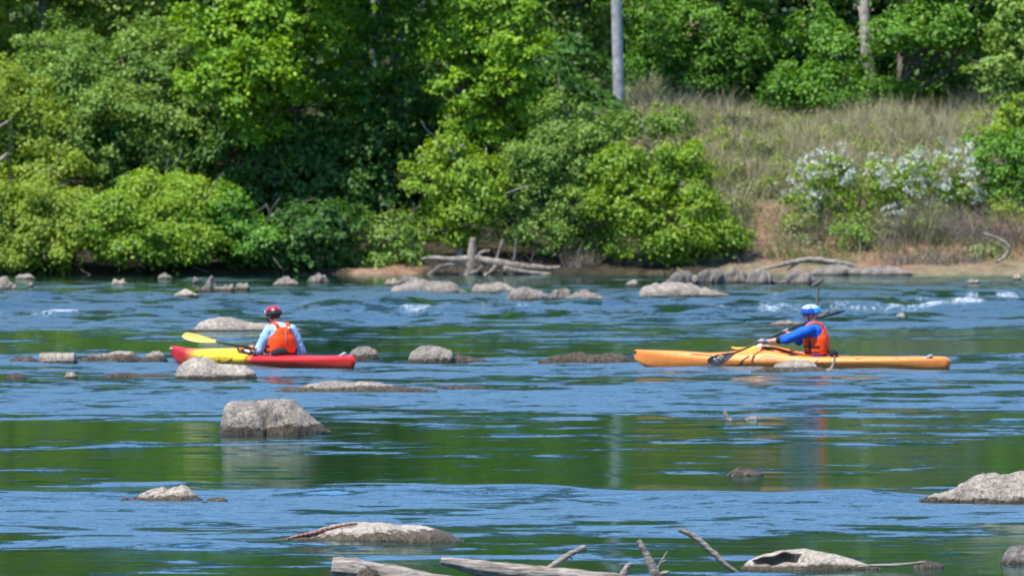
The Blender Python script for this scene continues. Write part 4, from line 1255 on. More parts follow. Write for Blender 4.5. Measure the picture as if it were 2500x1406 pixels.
t = NT('red_yellow_hull')
oi = t.n('ShaderNodeTexCoord').outputs['Object']
sx = t.n('ShaderNodeSeparateXYZ'); t.l(oi, sx.inputs[0])
wob = t.noise(oi, 4, 4, 0.6)
k = t.math('ADD', t.math('MULTIPLY', sx.outputs[0], 0.25), t.math('ADD', 0.5, t.math('MULTIPLY', t.math('SUBTRACT', wob, 0.5), 0.10)))
red, yel = (0.58, 0.016, 0.018), (0.78, 0.50, 0.015)
t.l(t.ramp(k, [(0.02, (0.85, 0.6, 0.06)), (0.028, red), (0.475, red), (0.535, yel), (0.765, yel), (0.82, (0.74, 0.22, 0.05)), (0.87, red)]), t.b.inputs['Base Color'])
t.b.inputs['Roughness'].default_value = 0.42
t.b.inputs['Specular IOR Level'].default_value = 0.4
M['red_hull'] = t.m


def scuff(m):
    """long pale and dark scratches along the hull and a brown band deepening towards the waterline"""
    nt = m.node_tree
    b = nt.nodes['Principled BSDF']
    src = b.inputs['Base Color'].links[0].from_socket
    tc = nt.nodes.new('ShaderNodeTexCoord')
    mp = nt.nodes.new('ShaderNodeMapping'); mp.inputs['Scale'].default_value = (1.6, 14, 22)
    nt.links.new(tc.outputs['Object'], mp.inputs[0])
    nz = nt.nodes.new('ShaderNodeTexNoise'); nz.inputs['Scale'].default_value = 2.2; nz.inputs['Detail'].default_value = 7; nz.inputs['Roughness'].default_value = 0.7
    nt.links.new(mp.outputs[0], nz.inputs[0])
    sp = nt.nodes.new('ShaderNodeSeparateXYZ'); nt.links.new(tc.outputs['Object'], sp.inputs[0])
    r1 = nt.nodes.new('ShaderNodeMapRange'); r1.inputs[1].default_value = 0.56; r1.inputs[2].default_value = 0.72; r1.inputs[4].default_value = 0.45
    nt.links.new(nz.outputs['Fac'], r1.inputs[0])
    r2 = nt.nodes.new('ShaderNodeMapRange'); r2.inputs[1].default_value = 0.10; r2.inputs[2].default_value = 0.0; r2.inputs[4].default_value = 0.5
    nt.links.new(sp.outputs[2], r2.inputs[0])
    ad = nt.nodes.new('ShaderNodeMath'); ad.operation = 'ADD'; ad.use_clamp = True
    nt.links.new(r1.outputs[0], ad.inputs[0]); nt.links.new(r2.outputs[0], ad.inputs[1])
    mx = nt.nodes.new('ShaderNodeMix'); mx.data_type = 'RGBA'; mx.inputs[7].default_value = (0.20, 0.10, 0.04, 1)
    nt.links.new(ad.outputs[0], mx.inputs[0]); nt.links.new(src, mx.inputs[6])
    nt.links.new(mx.outputs[2], b.inputs['Base Color'])


scuff(M['orange_hull']); scuff(M['red_hull'])


class Kayak:
    def __init__(self, px, py, a, name, label, cat='kayak'):
        self.D = WD(py); self.a = a; self.c, self.s = math.cos(a), math.sin(a)
        self.X0 = (px - 1250) / F * self.D
        self.root = thing(name, label, cat, (self.X0, self.D, 0), math.pi - a)

    def L(self, px, py, y):
        """local point (x towards the bow, y to port) seen at a photo pixel, for a given offset y"""
        k = (px - 1250) / F
        x = (k * self.D - k * self.c * y - self.X0 + self.s * y) / (-self.c - k * self.s)
        D = self.D + self.s * x - self.c * y
        return Vector((x, y, H - (py - HY) / F * D))

    def frame(self, name, label, cat):
        """a thing carried by the kayak: its own top-level Empty in the same frame"""
        return thing(name, label, cat, (self.X0, self.D, 0), math.pi - self.a)


def hull(K, Lh, tab, mat, half_beam=0.31, ck=(0.42, 0.60)):
    """tab rows: u (0 bow .. 1 stern), beam factor, deck z, sheer z, knuckle z, keel z, x shift of keel"""
    T = np.array(tab)
    mb = MB()
    rings = []
    for i in range(61):
        u = i / 60
        bm, zd, zs, zk, ke, sh = [float(np.interp(u, T[:, 0], T[:, j])) for j in range(1, 7)]
        b = half_beam * bm
        x = Lh * (0.5 - u)
        inside = ck[0] < u < ck[1]
        half = [(0.0, ke, sh), (0.5 * b, ke + 0.012, sh), (0.70 * b, min(zk - 0.02, ke + 0.075), sh * .7), (b, zk, sh * .3), (0.985 * b, zk + 0.012, sh * .25), (0.90 * b, zs, 0), (0.86 * b, zs + 0.006, 0),
                (0.52 * b, zs + 0.7 * (zd - zs), 0), (0.0, zd, 0)]
        if inside:
            half[-1] = (0.0, 0.03, 0); half[-2] = (0.50 * b, zd * .5 + .03, 0); half[-3] = (0.80 * b, zs + (zd - zs) * .6, 0)
        r = [Vector((x + q[2], q[0], q[1])) for q in half] + [Vector((x + q[2], -q[0], q[1])) for q in half[-2:0:-1]]
        rings.append(r)
    mb.rings(rings)
    o = mb.build('hull', mat, K.root)
    return o, T


def coaming(K, Lh, T, u0, u1, w, parent, dz=0.02, r=0.016, mat='black'):
    mb = MB()
    pts = []
    for i in range(41):
        q = 2 * math.pi * i / 40
        u = (u0 + u1) / 2 + (u1 - u0) / 2 * math.cos(q)
        z = float(np.interp(u, T[:, 0], T[:, 2]))
        zs = float(np.interp(u, T[:, 0], T[:, 3]))
        y = w * math.sin(q)
        pts.append(Vector((Lh * (0.5 - u), y, max(z - 0.015 * abs(math.sin(q)), zs) + dz)))
    mb.tube(pts, r, 8)
    return mb.build('coaming', M[mat], parent)


def blade(mb, tip_c, along, nrm, L, w):
    """spoon-shaped asymmetric blade: tip centre, direction outwards, face normal"""
    along = along.normalized(); nrm = (nrm - along * nrm.dot(along)).normalized()
    side = along.cross(nrm)
    rings = []
    for i in range(15):
        u = i / 14
        ww = w * 0.5 * (0.16 + 0.84 * math.sin(min(1, u * 1.25) * math.pi / 2)) * (1 if u < .8 else math.sqrt(max(0.04, 1 - ((u - .8) / .2) ** 2)))
        c = tip_c - along * L * (1 - u) + nrm * (-0.05 * math.sin(u * 1.7)) + side * 0.012 * u
        th = 0.011 * (1 - 0.6 * u)
        ring = []
        for k in range(12):
            q = 2 * math.pi * k / 12
            ring.append(c + side * ww * math.cos(q) + nrm * (th * math.sin(q) + 0.03 * (math.cos(q) ** 2) * (ww / (w * .5))))
        rings.append(ring)
    mb.rings(rings)


def hand(mb, wrist, grip, sd, fr=0.0095, out=None):
    """palm, four bent fingers of different length and a thumb closed round a shaft at grip (axis sd)"""
    sd = sd.normalized()
    a = (grip - wrist)
    a = (a - sd * a.dot(sd)).normalized()              # from the wrist towards the shaft
    up = sd.cross(a)
    if up.z < 0: up = -up
    R_ = 0.024
    mb.tube([wrist, wrist.lerp(grip, 0.4) + up * 0.008, grip - a * 0.028 + up * 0.016], [0.027, 0.032, 0.034], 10, 0.7)
    mb.ball(grip - a * 0.030 + up * 0.012, (0.03, 0.03, 0.03))
    for k, ln in enumerate((0.92, 1.0, 0.96, 0.8)):
        off = sd * (k - 1.5) * 0.0215
        pts = []
        for j in range(7):
            q = (0.5 + j / 6 * 3.6 * ln)                # wraps over the shaft and back underneath
            pts.append(grip + off - a * math.cos(q) * R_ + up * math.sin(q) * R_)
        mb.tube([grip + off * 0.8 - a * 0.035 + up * 0.022] + pts, [fr * 1.1] + [fr * (1 - 0.05 * j) for j in range(7)], 7)
    th = []
    for j in range(5):
        q = -0.5 - j / 4 * 1.7
        th.append(grip + sd * (0.040 - 0.006 * j) - a * math.cos(q) * R_ * 1.1 + up * math.sin(q) * R_ * 1.1)
    mb.tube([grip - a * 0.045 + sd * 0.028] + th, [fr * 1.35] + [fr * (1.25 - 0.08 * j) for j in range(5)], 7)


def ell(c, ax, ay, rx, ry, n=28, p=2.3):
    out = []
    for k in range(n):
        q = 2 * math.pi * k / n
        cx, sy = math.cos(q), math.sin(q)
        out.append(c + ax * rx * math.copysign(abs(cx) ** (2 / p), cx) + ay * ry * math.copysign(abs(sy) ** (2 / p), sy))
    return out


def paddler(K, pr, spine, tw, shl, shr, ell_, elr, wrl, wrr, gl, gr, shaft, head_c, head_yaw, style, head_tilt=0.0):
    """spine: list of (point, half depth, half width) from hips to neck; tw: twist of the chest (radians, + turns it to port)"""
    ax = Vector((math.cos(tw), math.sin(tw), 0)); ay = Vector((-math.sin(tw), math.cos(tw), 0))
    # --- body: one continuous skin
    mb = MB()
    mb.rings([ell(p, ax, ay, rx * .9, ry * .9) for p, rx, ry in spine])
    hip = spine[0][0]
    for sgn in (1, -1):
        h0 = hip + Vector((0.02, 0.10 * sgn, 0.0)); kn = hip + Vector((0.46, 0.16 * sgn, 0.07)); an = hip + Vector((0.90, 0.08 * sgn, -0.02))
        mb.tube([h0, h0.lerp(kn, .5), kn, kn.lerp(an, .35), an], [0.088, 0.078, 0.058, 0.056, 0.036], 12)
        mb.tube([an, an + Vector((0.05, 0, 0.06)), an + Vector((0.07, 0, 0.13))], [0.036, 0.032, 0.022], 10)
    for s_, e_, w_, g_ in ((shl, ell_, wrl, gl), (shr, elr, wrr, gr)):
        mb.ball(s_, 0.062)
        mb.tube([s_, s_.lerp(e_, .5), e_], [0.056, 0.050, 0.042], 12)
        mb.tube([e_, e_.lerp(w_, .35), w_], [0.042, 0.041, 0.027], 12)
        hand(mb, w_, g_, shaft)
    neck = spine[-1][0]
    fw = Vector((math.cos(head_yaw), math.sin(head_yaw), 0)); sd = Vector((-math.sin(head_yaw), math.cos(head_yaw), 0)); up = Vector((0, 0, 1))
    fw2 = (fw * math.cos(head_tilt) - up * math.sin(head_tilt)); up2 = (up * math.cos(head_tilt) + fw * math.sin(head_tilt))
    Mh = Matrix((fw2, sd, up2)).transposed()
    hp = lambda x, y, z: head_c + Mh @ Vector((x, y, z))
    mb.tube([neck - up * 0.05, neck.lerp(head_c, .5), hp(-0.02, 0, -0.05)], [0.060, 0.055, 0.055], 14)
    mb.ball(hp(-0.005, 0, 0.025), (0.098, 0.076, 0.095), 18, 12, Mh)
    mb.ball(hp(0.030, 0, -0.045), (0.062, 0.056, 0.068), 16, 10, Mh)
    mb.ball(hp(0.070, 0, -0.088), (0.022, 0.026, 0.018), 10, 8, Mh)          # chin
    mb.tube([hp(0.088, 0, 0.012), hp(0.104, 0, -0.012), hp(0.112, 0, -0.028), hp(0.094, 0, -0.034)], [0.008, 0.011, 0.014, 0.010], 8)   # nose
    mb.ball(hp(0.086, 0, -0.058), (0.012, 0.024, 0.007), 10, 6, Mh)           # lips
    mb.ball(hp(0.084, 0, -0.068), (0.011, 0.021, 0.007), 10, 6, Mh)
    for sgn in (1, -1):
        mb.ball(hp(0.082, 0.030 * sgn, 0.018), (0.016, 0.022, 0.008), 10, 6, Mh)   # brow
        mb.ball(hp(0.066, 0.042 * sgn, -0.022), (0.026, 0.022, 0.02), 10, 6, Mh)   # cheek
        mb.ball(hp(-0.008, 0.078 * sgn, -0.012), (0.017, 0.008, 0.031), 10, 8, Mh)  # ear
    fuse(mb, 'body', M['skin'], pr, 0.0065, 2)
    for sgn in (1, -1):
        m2 = MB(); m2.ball(hp(0.084, 0.031 * sgn, 0.002), (0.008, 0.012, 0.006), 8, 6, Mh)
        m2.build('eye', M['black'], pr)
    # --- shirt
    mb = MB()
    mb.rings([ell(p, ax, ay, rx * 1.0, ry * 1.0) for p, rx, ry in spine[:-1]] + [ell(neck - up * 0.005, ax, ay, 0.072, 0.078)])
    for s_, e_, w_, k0 in ((shl, ell_, wrl, style['cuff'][0]), (shr, elr, wrr, style['cuff'][1])):
        mb.ball(s_, 0.080)
        f = style.get('baggy', 1.0)
        mb.tube([s_, s_.lerp(e_, .3), s_.lerp(e_, .7), e_], [0.078, 0.076 * f, 0.069 * f, 0.062 * f], 14)
        mb.ball(e_, 0.062 * f)
        mb.tube([e_, e_.lerp(w_, .5 * k0), e_.lerp(w_, k0)], [0.061 * f, 0.056 * f, 0.042], 14)
    so = Vector((style['seed'] * 5.1, 0, 0))

    def wrinkle(v):
        a = fbm(v + so, 9) * 0.008 + noise.noise((v + so) * 24) * 0.004
        return v + Vector((a, a * .7, a))
    fuse(mb, 'shirt', M[style['shirt']], pr, 0.011, 3, wrinkle)
    # --- life vest
    mb = MB()
    n = len(spine)
    z0, z1 = style['vest_z']
    rings = []
    for i in range(15):
        z = z0 + (z1 - z0) * i / 14
        zz = [p.z for p, _, _ in spine]
        k = max(0, min(n - 2, sum(1 for q in zz if q <= z) - 1))
        f = (z - zz[k]) / max(1e-6, zz[k + 1] - zz[k])
        p = spine[k][0].lerp(spine[k + 1][0], f); rx = spine[k][1] + (spine[k + 1][1] - spine[k][1]) * f; ry = spine[k][2] + (spine[k + 1][2] - spine[k][2]) * f
        u = i / 14
        puff = 1.10 + 0.10 * math.sin(math.pi * min(1, u * 1.4))
        wd = np.interp(u, [0, .12, .35, .55, .75, 1.0], [1.08, 1.12, 1.10, 1.05, 0.90, 0.70])
        rings.append(ell(Vector((p.x, p.y, z)), ax, ay, rx * puff + 0.012, ry * wd, 32, 2.6))
    mb.rings(rings)
    top_c = rings[-1]
    cc = sum(top_c, Vector()) / len(top_c)
    for sgn in (1, -1):                                   # shoulder straps close over the shoulders
        b0 = cc + ay * 0.088 * sgn
        mb.tube([b0 - ax * 0.11, b0 - ax * 0.085 + up * 0.035, b0 + up * 0.052, b0 + ax * 0.08 + up * 0.03, b0 + ax * 0.115], [0.034] * 5, 10, 0.6)
    fuse(mb, 'life_vest', M['vest'], pr, 0.011, 4, lambda v: v + Vector((1, .6, .3)) * fbm(v + so, 6) * 0.006)
    vest = pr.children[-1]

    def back(u, v):
        """a point on the back of the vest: u across (-1..1), v up (0..1)"""
        i = min(13, int(v * 14)); r = rings[i]; c = sum(r, Vector()) / len(r); c2 = sum(rings[i + 1], Vector()) / len(r)
        f = v * 14 - i
        c = c.lerp(c2, f)
        rx = max(abs((q - c).dot(ax)) for q in r); ry = max(abs((q - c).dot(ay)) for q in r)
        return c + ay * u * ry * 0.9 - ax * (rx * math.sqrt(max(0.05, 1 - abs(u) ** 2.6 * .8)) + 0.001)
    m2 = MB(); m2.tube([back(0.0, v) for v in np.linspace(0.42, 0.86, 9)], 0.007, 6); m2.build('seam', M['grey_mark'], vest)
    m2 = MB(); pc = back(style['patch'], 0.93); m2.ball(pc + up * 0.01, (0.014, 0.03, 0.02)); m2.build('reflective_patch', M['white'], vest)
    for vv in (0.10, 0.30):
        mb2 = MB(); ring = rings[max(1, int(vv * 14))]
        cc2 = sum(ring, Vector()) / len(ring)
        loop = [cc2 + (q - cc2) * 1.015 for q in ring]
        side = [q for q in loop if (q - cc2).dot(ay) > 0.04 and (q - cc2).dot(ax) > -0.06]
        side.sort(key=lambda q: (q - cc2).dot(ax))
        if len(side) > 2: mb2.tube(side, 0.011, 6, 1.0); mb2.build('side_strap', M['black_cloth'], vest)
    mb2 = MB()
    sp = sorted([q for q in rings[1]], key=lambda q: abs((q - rings[1][0]).length))
    # upright strap on the port side
    st = []
    for i in range(0, 8):
        r = rings[i]; c = sum(r, Vector()) / len(r)
        q = max(r, key=lambda q: (q - c).dot(ay) * 0.9 + (q - c).dot(ax) * 0.25)
        st.append(c + (q - c) * 1.04)
    mb2.tube(st, 0.013, 6); mb2.build('side_strap', M['black_cloth'], vest)
    # --- hair at the nape and temples
    mb = MB()
    mb.ball(hp(-0.030, 0, 0.005), (0.080, 0.079, 0.082), 18, 12, Mh)
    for sgn in (1, -1): mb.ball(hp(0.02, 0.066 * sgn, 0.01), (0.02, 0.014, 0.03), 8, 6, Mh)
    if style.get('beard'):
        mb.ball(hp(0.045, 0, -0.075), (0.056, 0.056, 0.040), 14, 8, Mh)
    fuse(mb, 'hair', M[style['hair']], pr, 0.008, 1)
    # --- helmet
    hm = None
    nu, nv = 40, 14
    hv, hf, hmi = [], [], []
    for i in range(nv + 1):
        th = (math.pi * 0.56) * i / nv
        for j in range(nu):
            ph = 2 * math.pi * j / nu
            fx, fy, fz = math.sin(th) * math.cos(ph), math.sin(th) * math.sin(ph), math.cos(th)
            ridge = 1 + 0.035 * math.cos(ph * 6) * math.sin(th) ** 2 * (1 if i > 1 else 0)
            hv.append(hp(-0.008 + 0.138 * fx * ridge, 0.106 * fy * ridge, 0.022 + 0.112 * fz * ridge + 0.012 * max(0, fx)))
    cols = style['helmet']
    for i in range(nv):
        for j in range(nu):
            k2 = (j + 1) % nu
            hf.append((i * nu + j, (i + 1) * nu + j, (i + 1) * nu + k2, i * nu + k2))
            ph = 2 * math.pi * (j + .5) / nu
            hmi.append(cols[1](i / nv, math.cos(ph), math.sin(ph), math.cos(ph * 6)))
    mb = MB(); mb.v = [tuple(q) for q in hv]; mb.f = hf; mb.m = hmi
    hm = mb.build('helmet', [M[q] for q in cols[0]], pr, weld=False)
    sol = hm.modifiers.new('thickness', 'SOLIDIFY'); sol.thickness = 0.012; sol.offset = -1
    m2 = MB()
    m2.rings([[hp(0.105 + 0.035 * math.cos(q) * (1 - i * .0), 0.078 * math.sin(q), 0.012 + 0.008 * i) for q in np.linspace(-1.4, 1.4, 12)] + [hp(0.088, 0.07 * math.sin(q), 0.014 + 0.008 * i) for q in np.linspace(1.4, -1.4, 12)] for i in range(2)])
    m2.build('visor', M['black'], hm)
    m2 = MB(); 
    for sgn in (1, -1): m2.tube([hp(0.035, 0.086 * sgn, 0.01), hp(0.040, 0.082 * sgn, -0.04), hp(0.045, 0.05 * sgn, -0.088), hp(0.05, 0, -0.108)], 0.0065, 6); m2.tube([hp(-0.05, 0.084 * sgn, 0.0), hp(0.0, 0.086 * sgn, -0.045), hp(0.043, 0.058 * sgn, -0.083)], 0.005, 6)
    m2.build('chin_strap', M['black_cloth'], hm)
    if style.get('label'):
        m2 = MB()
        for z in (0,):
            m2.rings([[hp(-0.008 + (0.143 + d) * math.cos(q) * .93, (0.111 + d) * math.sin(q) * .95, 0.058 + zz) for q in np.linspace(0.55, 1.15, 6)] for d, zz in ((0.0, -0.014), (0.006, -0.014), (0.004, 0.014), (-0.004, 0.014))], caps=False, closed=False)
        m2.build('helmet_label', M['white'], hm)
    if style.get('glasses'):
        m2 = MB()
        m2.rings([[hp(0.094 * math.cos(q) + 0.006, 0.074 * math.sin(q), 0.004 + zz) for q in np.linspace(-1.35, 1.35, 15)] for zz in (-0.02, 0.015)], caps=False, closed=False)
        g = m2.build('sunglasses', M['black'], pr)
    # --- lower garment and extras
    mb = MB()
    for sgn in (1, -1):
        h0 = hip + Vector((0.0, 0.10 * sgn, 0.0)); kn = hip + Vector((0.46, 0.16 * sgn, 0.07)); an = hip + Vector((0.86, 0.08 * sgn, -0.02))
        mb.tube([h0, h0.lerp(kn, .5), kn, kn.lerp(an, .35), an], [0.098, 0.090, 0.070, 0.066, 0.05], 12)
    mb.rings([ell(p, ax, ay, rx * 1.03, ry * 1.03) for p, rx, ry in spine[:2]])
    fuse(mb, 'trousers', M['trousers'], pr, 0.014, 2)
    return hp


def shaft_thing(K, name, label, a, b, na, nb, La, wa, mats, mark=None):
    r = K.frame(name, label, 'paddle')
    d = (b - a).normalized()
    mb = MB(); mb.tube([a + d * (La - 0.05), a.lerp(b, .5), b - d * (La - 0.05)], 0.0155, 10); mb.build('shaft', M['black'], r)
    m1 = MB(); blade(m1, a, -d, na, La, wa); b1 = m1.build('blade', M[mats[0]], r)
    m2 = MB(); blade(m2, b, d, nb, La, wa); m2.build('blade', M[mats[1]], r)
    return r, b1


# ---------------- orange kayak
KR = Kayak(1934, 898, R(15), 'kayak', 'long plain orange sea kayak paddled by the person in the blue helmet')
LR = 4.46
tabR = [(0, .03, .235, .228, .19, .10, 0.0), (.02, .12, .238, .225, .18, -.02, -.10), (.06, .26, .232, .212, .165, -.06, -.14), (.14, .50, .225, .195, .14, -.09, -.08), (.24, .76, .20, .175, .115, -.10, 0), (.30, .86, .215, .17, .105, -.10, 0),
        (.36, .94, .262, .175, .10, -.10, 0), (.405, .98, .298, .185, .10, -.10, 0), (.45, 1, .268, .18, .10, -.10, 0), (.50, 1, .215, .165, .095, -.10, 0), (.55, 1, .175, .145, .09, -.10, 0), (.60, .97, .165, .14, .09, -.10, 0),
        (.70, .80, .165, .135, .095, -.09, 0), (.82, .56, .165, .138, .10, -.075, 0), (.93, .28, .170, .145, .11, -.05, 0), (.975, .14, .168, .145, .11, -.03, 0.02), (.99, .07, .155, .14, .10, -.02, .03), (1, .05, .11, .105, .07, -.01, .03)]
hR, TR = hull(KR, LR, tabR, M['orange_hull'], 0.31, (0.43, 0.585))
cR = coaming(KR, LR, TR, 0.405, 0.60, 0.225, KR.root, 0.012, 0.014, 'orange_hull')
mb = MB(); mb.box((0, 0, 0), (0.34, 0.012, 0.022)); 
s0 = KR.L(1872, 876, 0.295); s1 = KR.L(1894, 877, 0.295)


def on_side(K, px, py, T, half_beam, Lh, out=0.004):
    """a point on the camera side of the hull seen at a pixel"""
    y = half_beam
    for _ in range(6):
        q = K.L(px, py, y)
        u = 0.5 - q.x / Lh
        b = half_beam * float(np.interp(u, T[:, 0], T[:, 1]))
        zs = float(np.interp(u, T[:, 0], T[:, 3])); zk = float(np.interp(u, T[:, 0], T[:, 4])); zd = float(np.interp(u, T[:, 0], T[:, 2]))
        z = q.z
        if z > zs: f = max(0.0, 0.88 - 0.88 * min(1, ((z - zs) / max(1e-4, zd - zs)) ** 1.2))
        elif z > zk: f = 0.99 - 0.09 * (z - zk) / max(1e-4, zs - zk)
        else: f = 0.99 - 0.10 * min(1, (zk - z) / 0.1)
        y = b * f + out
    return K.L(px, py, y)


def side_line(K, name, pts, r, T, hbm, Lh, mat, parent, out=0.004):
    m = MB(); m.tube([on_side(K, a, b, T, hbm, Lh, out) for a, b in pts], r, 6)
    return m.build(name, M[mat], parent)


side_line(KR, 'lettering', [(1868 + 4 * i, 876 + .15 * i) for i in range(8)], 0.010, TR, .31, LR, 'pink_mark', hR, 0.001)
side_line(KR, 'emblem', [(1850, 873), (1852, 875), (1853, 878)], 0.010, TR, .31, LR, 'white', hR, 0.002)
side_line(KR, 'deck_line', [(1802, 896), (1806, 888), (1812, 880), (1822, 873), (1828, 870)], 0.008, TR, .31, LR, 'black', KR.root)
side_line(KR, 'deck_line', [(1828, 870), (1836, 860), (1842, 853)], 0.006, TR, .31, LR, 'black', KR.root)
side_line(KR, 'deck_line', [(1823, 858), (1826, 866), (1829, 872)], 0.005, TR, .31, LR, 'black', KR.root)
side_line(KR, 'rudder_line', [(1688, 864.5), (1720, 866.5), (1738, 868)], 0.005, TR, .31, LR, 'black', KR.root)
side_line(KR, 'bungee', [(1990, 892), (1992, 885), (1997, 878)], 0.008, TR, .31, LR, 'black', KR.root)
side_line(KR, 'bungee', [(1978, 886), (1994, 888), (2010, 886)], 0.005, TR, .31, LR, 'black', KR.root)
side_line(KR, 'deck_line', [(2026, 876), (2034, 871), (2070, 872), (2090, 876)], 0.005, TR, .31, LR, 'black', KR.root)
side_line(KR, 'deck_line', [(2090, 876), (2140, 874), (2190, 875)], 0.006, TR, .31, LR, 'black', KR.root)
side_line(KR, 'deck_line', [(2190, 875), (2220, 873), (2260, 871)], 0.006, TR, .31, LR, 'black', KR.root)
mb = MB(); q = KR.L(2266, 871, .06); mb.box(q, (0.13, 0.04, 0.03), Matrix.Rotation(0.35, 3, 'Y')); mb.build('carry_handle', M['silver'], KR.root)
mb = MB(); q = KR.L(1552, 859, 0.0); mb.ball(q, (0.03, 0.025, 0.025)); mb.build('bow_toggle', M['black'], KR.root)
mb = MB(); q = KR.L(1945, 862, 0); 
mb.tube([KR.L(2040, 868, .16), KR.L(2034, 862, .15), KR.L(2034, 862, -.15), KR.L(2040, 868, -.16)], [0.05, 0.058, 0.058, 0.05], 12); mb.build('seat_back', M['black_cloth'], KR.root)
mb = MB(); mb.tube([KR.L(1860, 849, .2), KR.L(1890, 850, .22), KR.L(1925, 860, .225), KR.L(1950, 868, .22)], [.012, .016, .016, .012], 8); mb.build('coaming_lip', M['black_cloth'], KR.root)

pR = KR.frame('person', 'person in blue and white helmet, blue shirt and orange vest paddling the orange kayak', 'person')
gl, gr = KR.L(1857, 834, .20), KR.L(1918, 809, -.14)
sh = (gr - gl).normalized()
spR = [(KR.L(1994, 890, 0), .13, .17), (KR.L(1994, 868, 0), .135, .175), (KR.L(1994, 845, 0), .135, .178), (KR.L(1993, 822, 0), .138, .19), (KR.L(1991, 803, 0), .125, .19), (KR.L(1989, 793, 0), .10, .14), (KR.L(1985, 784, 0), .062, .066)]
styR = dict(shirt='shirt_blue', cuff=(0.35, 0.5), vest_z=(spR[1][0].z + .02, spR[4][0].z + .035), seed=2, patch=-0.62, hair='hair_grey', beard=True, glasses=True, baggy=1.05,
            helmet=(['white_shell', 'blue_shell', 'cyan_shell', 'black'], lambda v, c, s, r: (0 if r > -0.8 else 2) if v < 0.56 else (2 if c < -0.3 and v < 0.86 else 1)))
hpR = paddler(KR, pR, spR, R(10), KR.L(1977, 806, .20), KR.L(1996, 806, -.19), KR.L(1921, 829, .30), KR.L(1950, 832, -.30), KR.L(1874, 833, .235), KR.L(1932, 816, -.19), gl, gr, sh,
              KR.L(1979, 767, 0), R(18), styR, 0.10)
# fingerless glove on the near hand, dark sleeve band
mb = MB(); w_ = KR.L(1874, 833, .235)
mb.tube([w_.lerp(gl, -.05), w_.lerp(gl, .35), w_.lerp(gl, .75)], [0.034, 0.041, 0.043], 10, .85); mb.ball(gl + Vector((-.006, .0, .012)), .038)
fuse(mb, 'glove', M['glove'], pR, .008, 2)
mb = MB(); e_ = KR.L(1921, 829, .30); mb.tube([e_.lerp(w_, .28), e_.lerp(w_, .50)], [0.050, 0.043], 12); mb.build('cuff', M['black_cloth'], pR)
a = gl - sh * 0.86; b = gr + sh * 0.92
view = Vector((-KR.s, -KR.c, 0)); view = Vector((0.26, 0.97, 0.1))
pdR, bl = shaft_thing(KR, 'paddle', 'black-bladed paddle held across the orange kayak', KR.L(1733, 887, gl.y + (gl.y - gr.y) * 1.9), KR.L(2058, 751, gr.y - (gl.y - gr.y) * 2.1),
                      Vector((0.25, 0.95, 0.15)), Vector((0.3, 0.25, 1)), 0.44, 0.19, ('black', 'black'))
tip = KR.L(1733, 887, gl.y + (gl.y - gr.y) * 1.9)
nv = Vector((0.25, 0.95, 0.15)).normalized()
mb = MB()
dd = (gl - tip).normalized()
for i, (u, v) in enumerate(((.10, .02), (.13, -.012), (.165, .018), (.20, -.008), (.235, .012), (.115, -.0), (.18, .0))):
    c = tip + dd * u + Vector((0, 0, 1)) * v * 1.0 + nv * 0.022
    mb.ball(c, (0.020, 0.006, 0.016), 8, 6)
mb.build('blade_mark', M['silver'], bl)
mb = MB(); mb.ball(tip + dd * 0.20 + Vector((0, 0, .036)) + nv * .022, (.022, .006, .014), 8, 6); mb.build('blade_emblem', M['orange'], bl)

# gear on the orange fore deck
r = KR.frame('dry_bag', 'yellow dry bag with a rolled end strapped on the orange fore deck', 'bag')
mb = MB(); a0 = KR.L(1850, 849, .06); b0 = KR.L(1822, 858, .06)
mb.tube([b0, b0.lerp(a0, .15), b0.lerp(a0, .8), a0], [.03, .052, .055, .04], 14); mb.build('bag_body', M['yellow'], r)
mb = MB(); mb.tube([KR.L(1786, 848, .05), KR.L(1800, 851, .05), KR.L(1822, 850, .05)], [.014, .022, .026], 8, .7); mb.build('bag_flap', M['yellow'], r)
r = KR.frame('bottle', 'pale drinking bottle with a white cap lying on the orange deck by the gloved hand', 'bottle')
mb = MB(); a0 = KR.L(1852, 850, .08); b0 = KR.L(1860, 842, .08)
mb.tube([a0, a0.lerp(b0, .6), b0], [.04, .042, .026], 14); mb.build('bottle_body', M['white'], r)
mb = MB(); mb.tube([b0, b0 + (b0 - a0) * .25], [.02, .02], 12); mb.build('cap', M['silver'], r)
r = KR.frame('deck_compass', 'small grey and black deck compass behind the drinking bottle', 'compass')
mb = MB(); c0 = KR.L(1873, 848, .05); mb.ball(c0, (.04, .035, .032)); mb.build('dome', M['silver'], r)
mb = MB(); mb.tube([c0 + Vector((0, 0, -.05)), c0 + Vector((0, 0, -.012))], [.05, .045], 14); mb.build('base', M['black'], r)

# ---------------- red and yellow kayak
KL = Kayak(640, 892.5, R(46), 'kayak', 'red kayak with a yellow middle paddled by the person in the red helmet')
LL = 3.78
tabL = [(0, .03, .245, .238, .20, .12, 0.0), (.02, .12, .245, .232, .19, -.02, -.10), (.07, .30, .225, .205, .165, -.06, -.12), (.15, .55, .215, .185, .14, -.09, -.06), (.25, .80, .225, .17, .11, -.10, 0), (.34, .94, .235, .165, .10, -.10, 0),
        (.40, .98, .225, .16, .10, -.10, 0), (.45, 1, .185, .15, .095, -.10, 0), (.52, 1, .16, .135, .09, -.10, 0), (.60, .99, .155, .13, .09, -.10, 0), (.70, .86, .155, .128, .092, -.09, 0), (.82, .62, .155, .13, .10, -.075, 0),
        (.93, .34, .165, .14, .11, -.05, 0), (.975, .18, .172, .15, .115, -.03, .01), (.992, .10, .16, .145, .10, -.02, .02), (1, .06, .09, .085, .06, -.01, .03)]
hL, TL = hull(KL, LL, tabL, M['red_hull'], 0.33, (0.40, 0.60))
coaming(KL, LL, TL, 0.385, 0.62, 0.235, KL.root, 0.010, 0.013, 'black')
mb = MB()
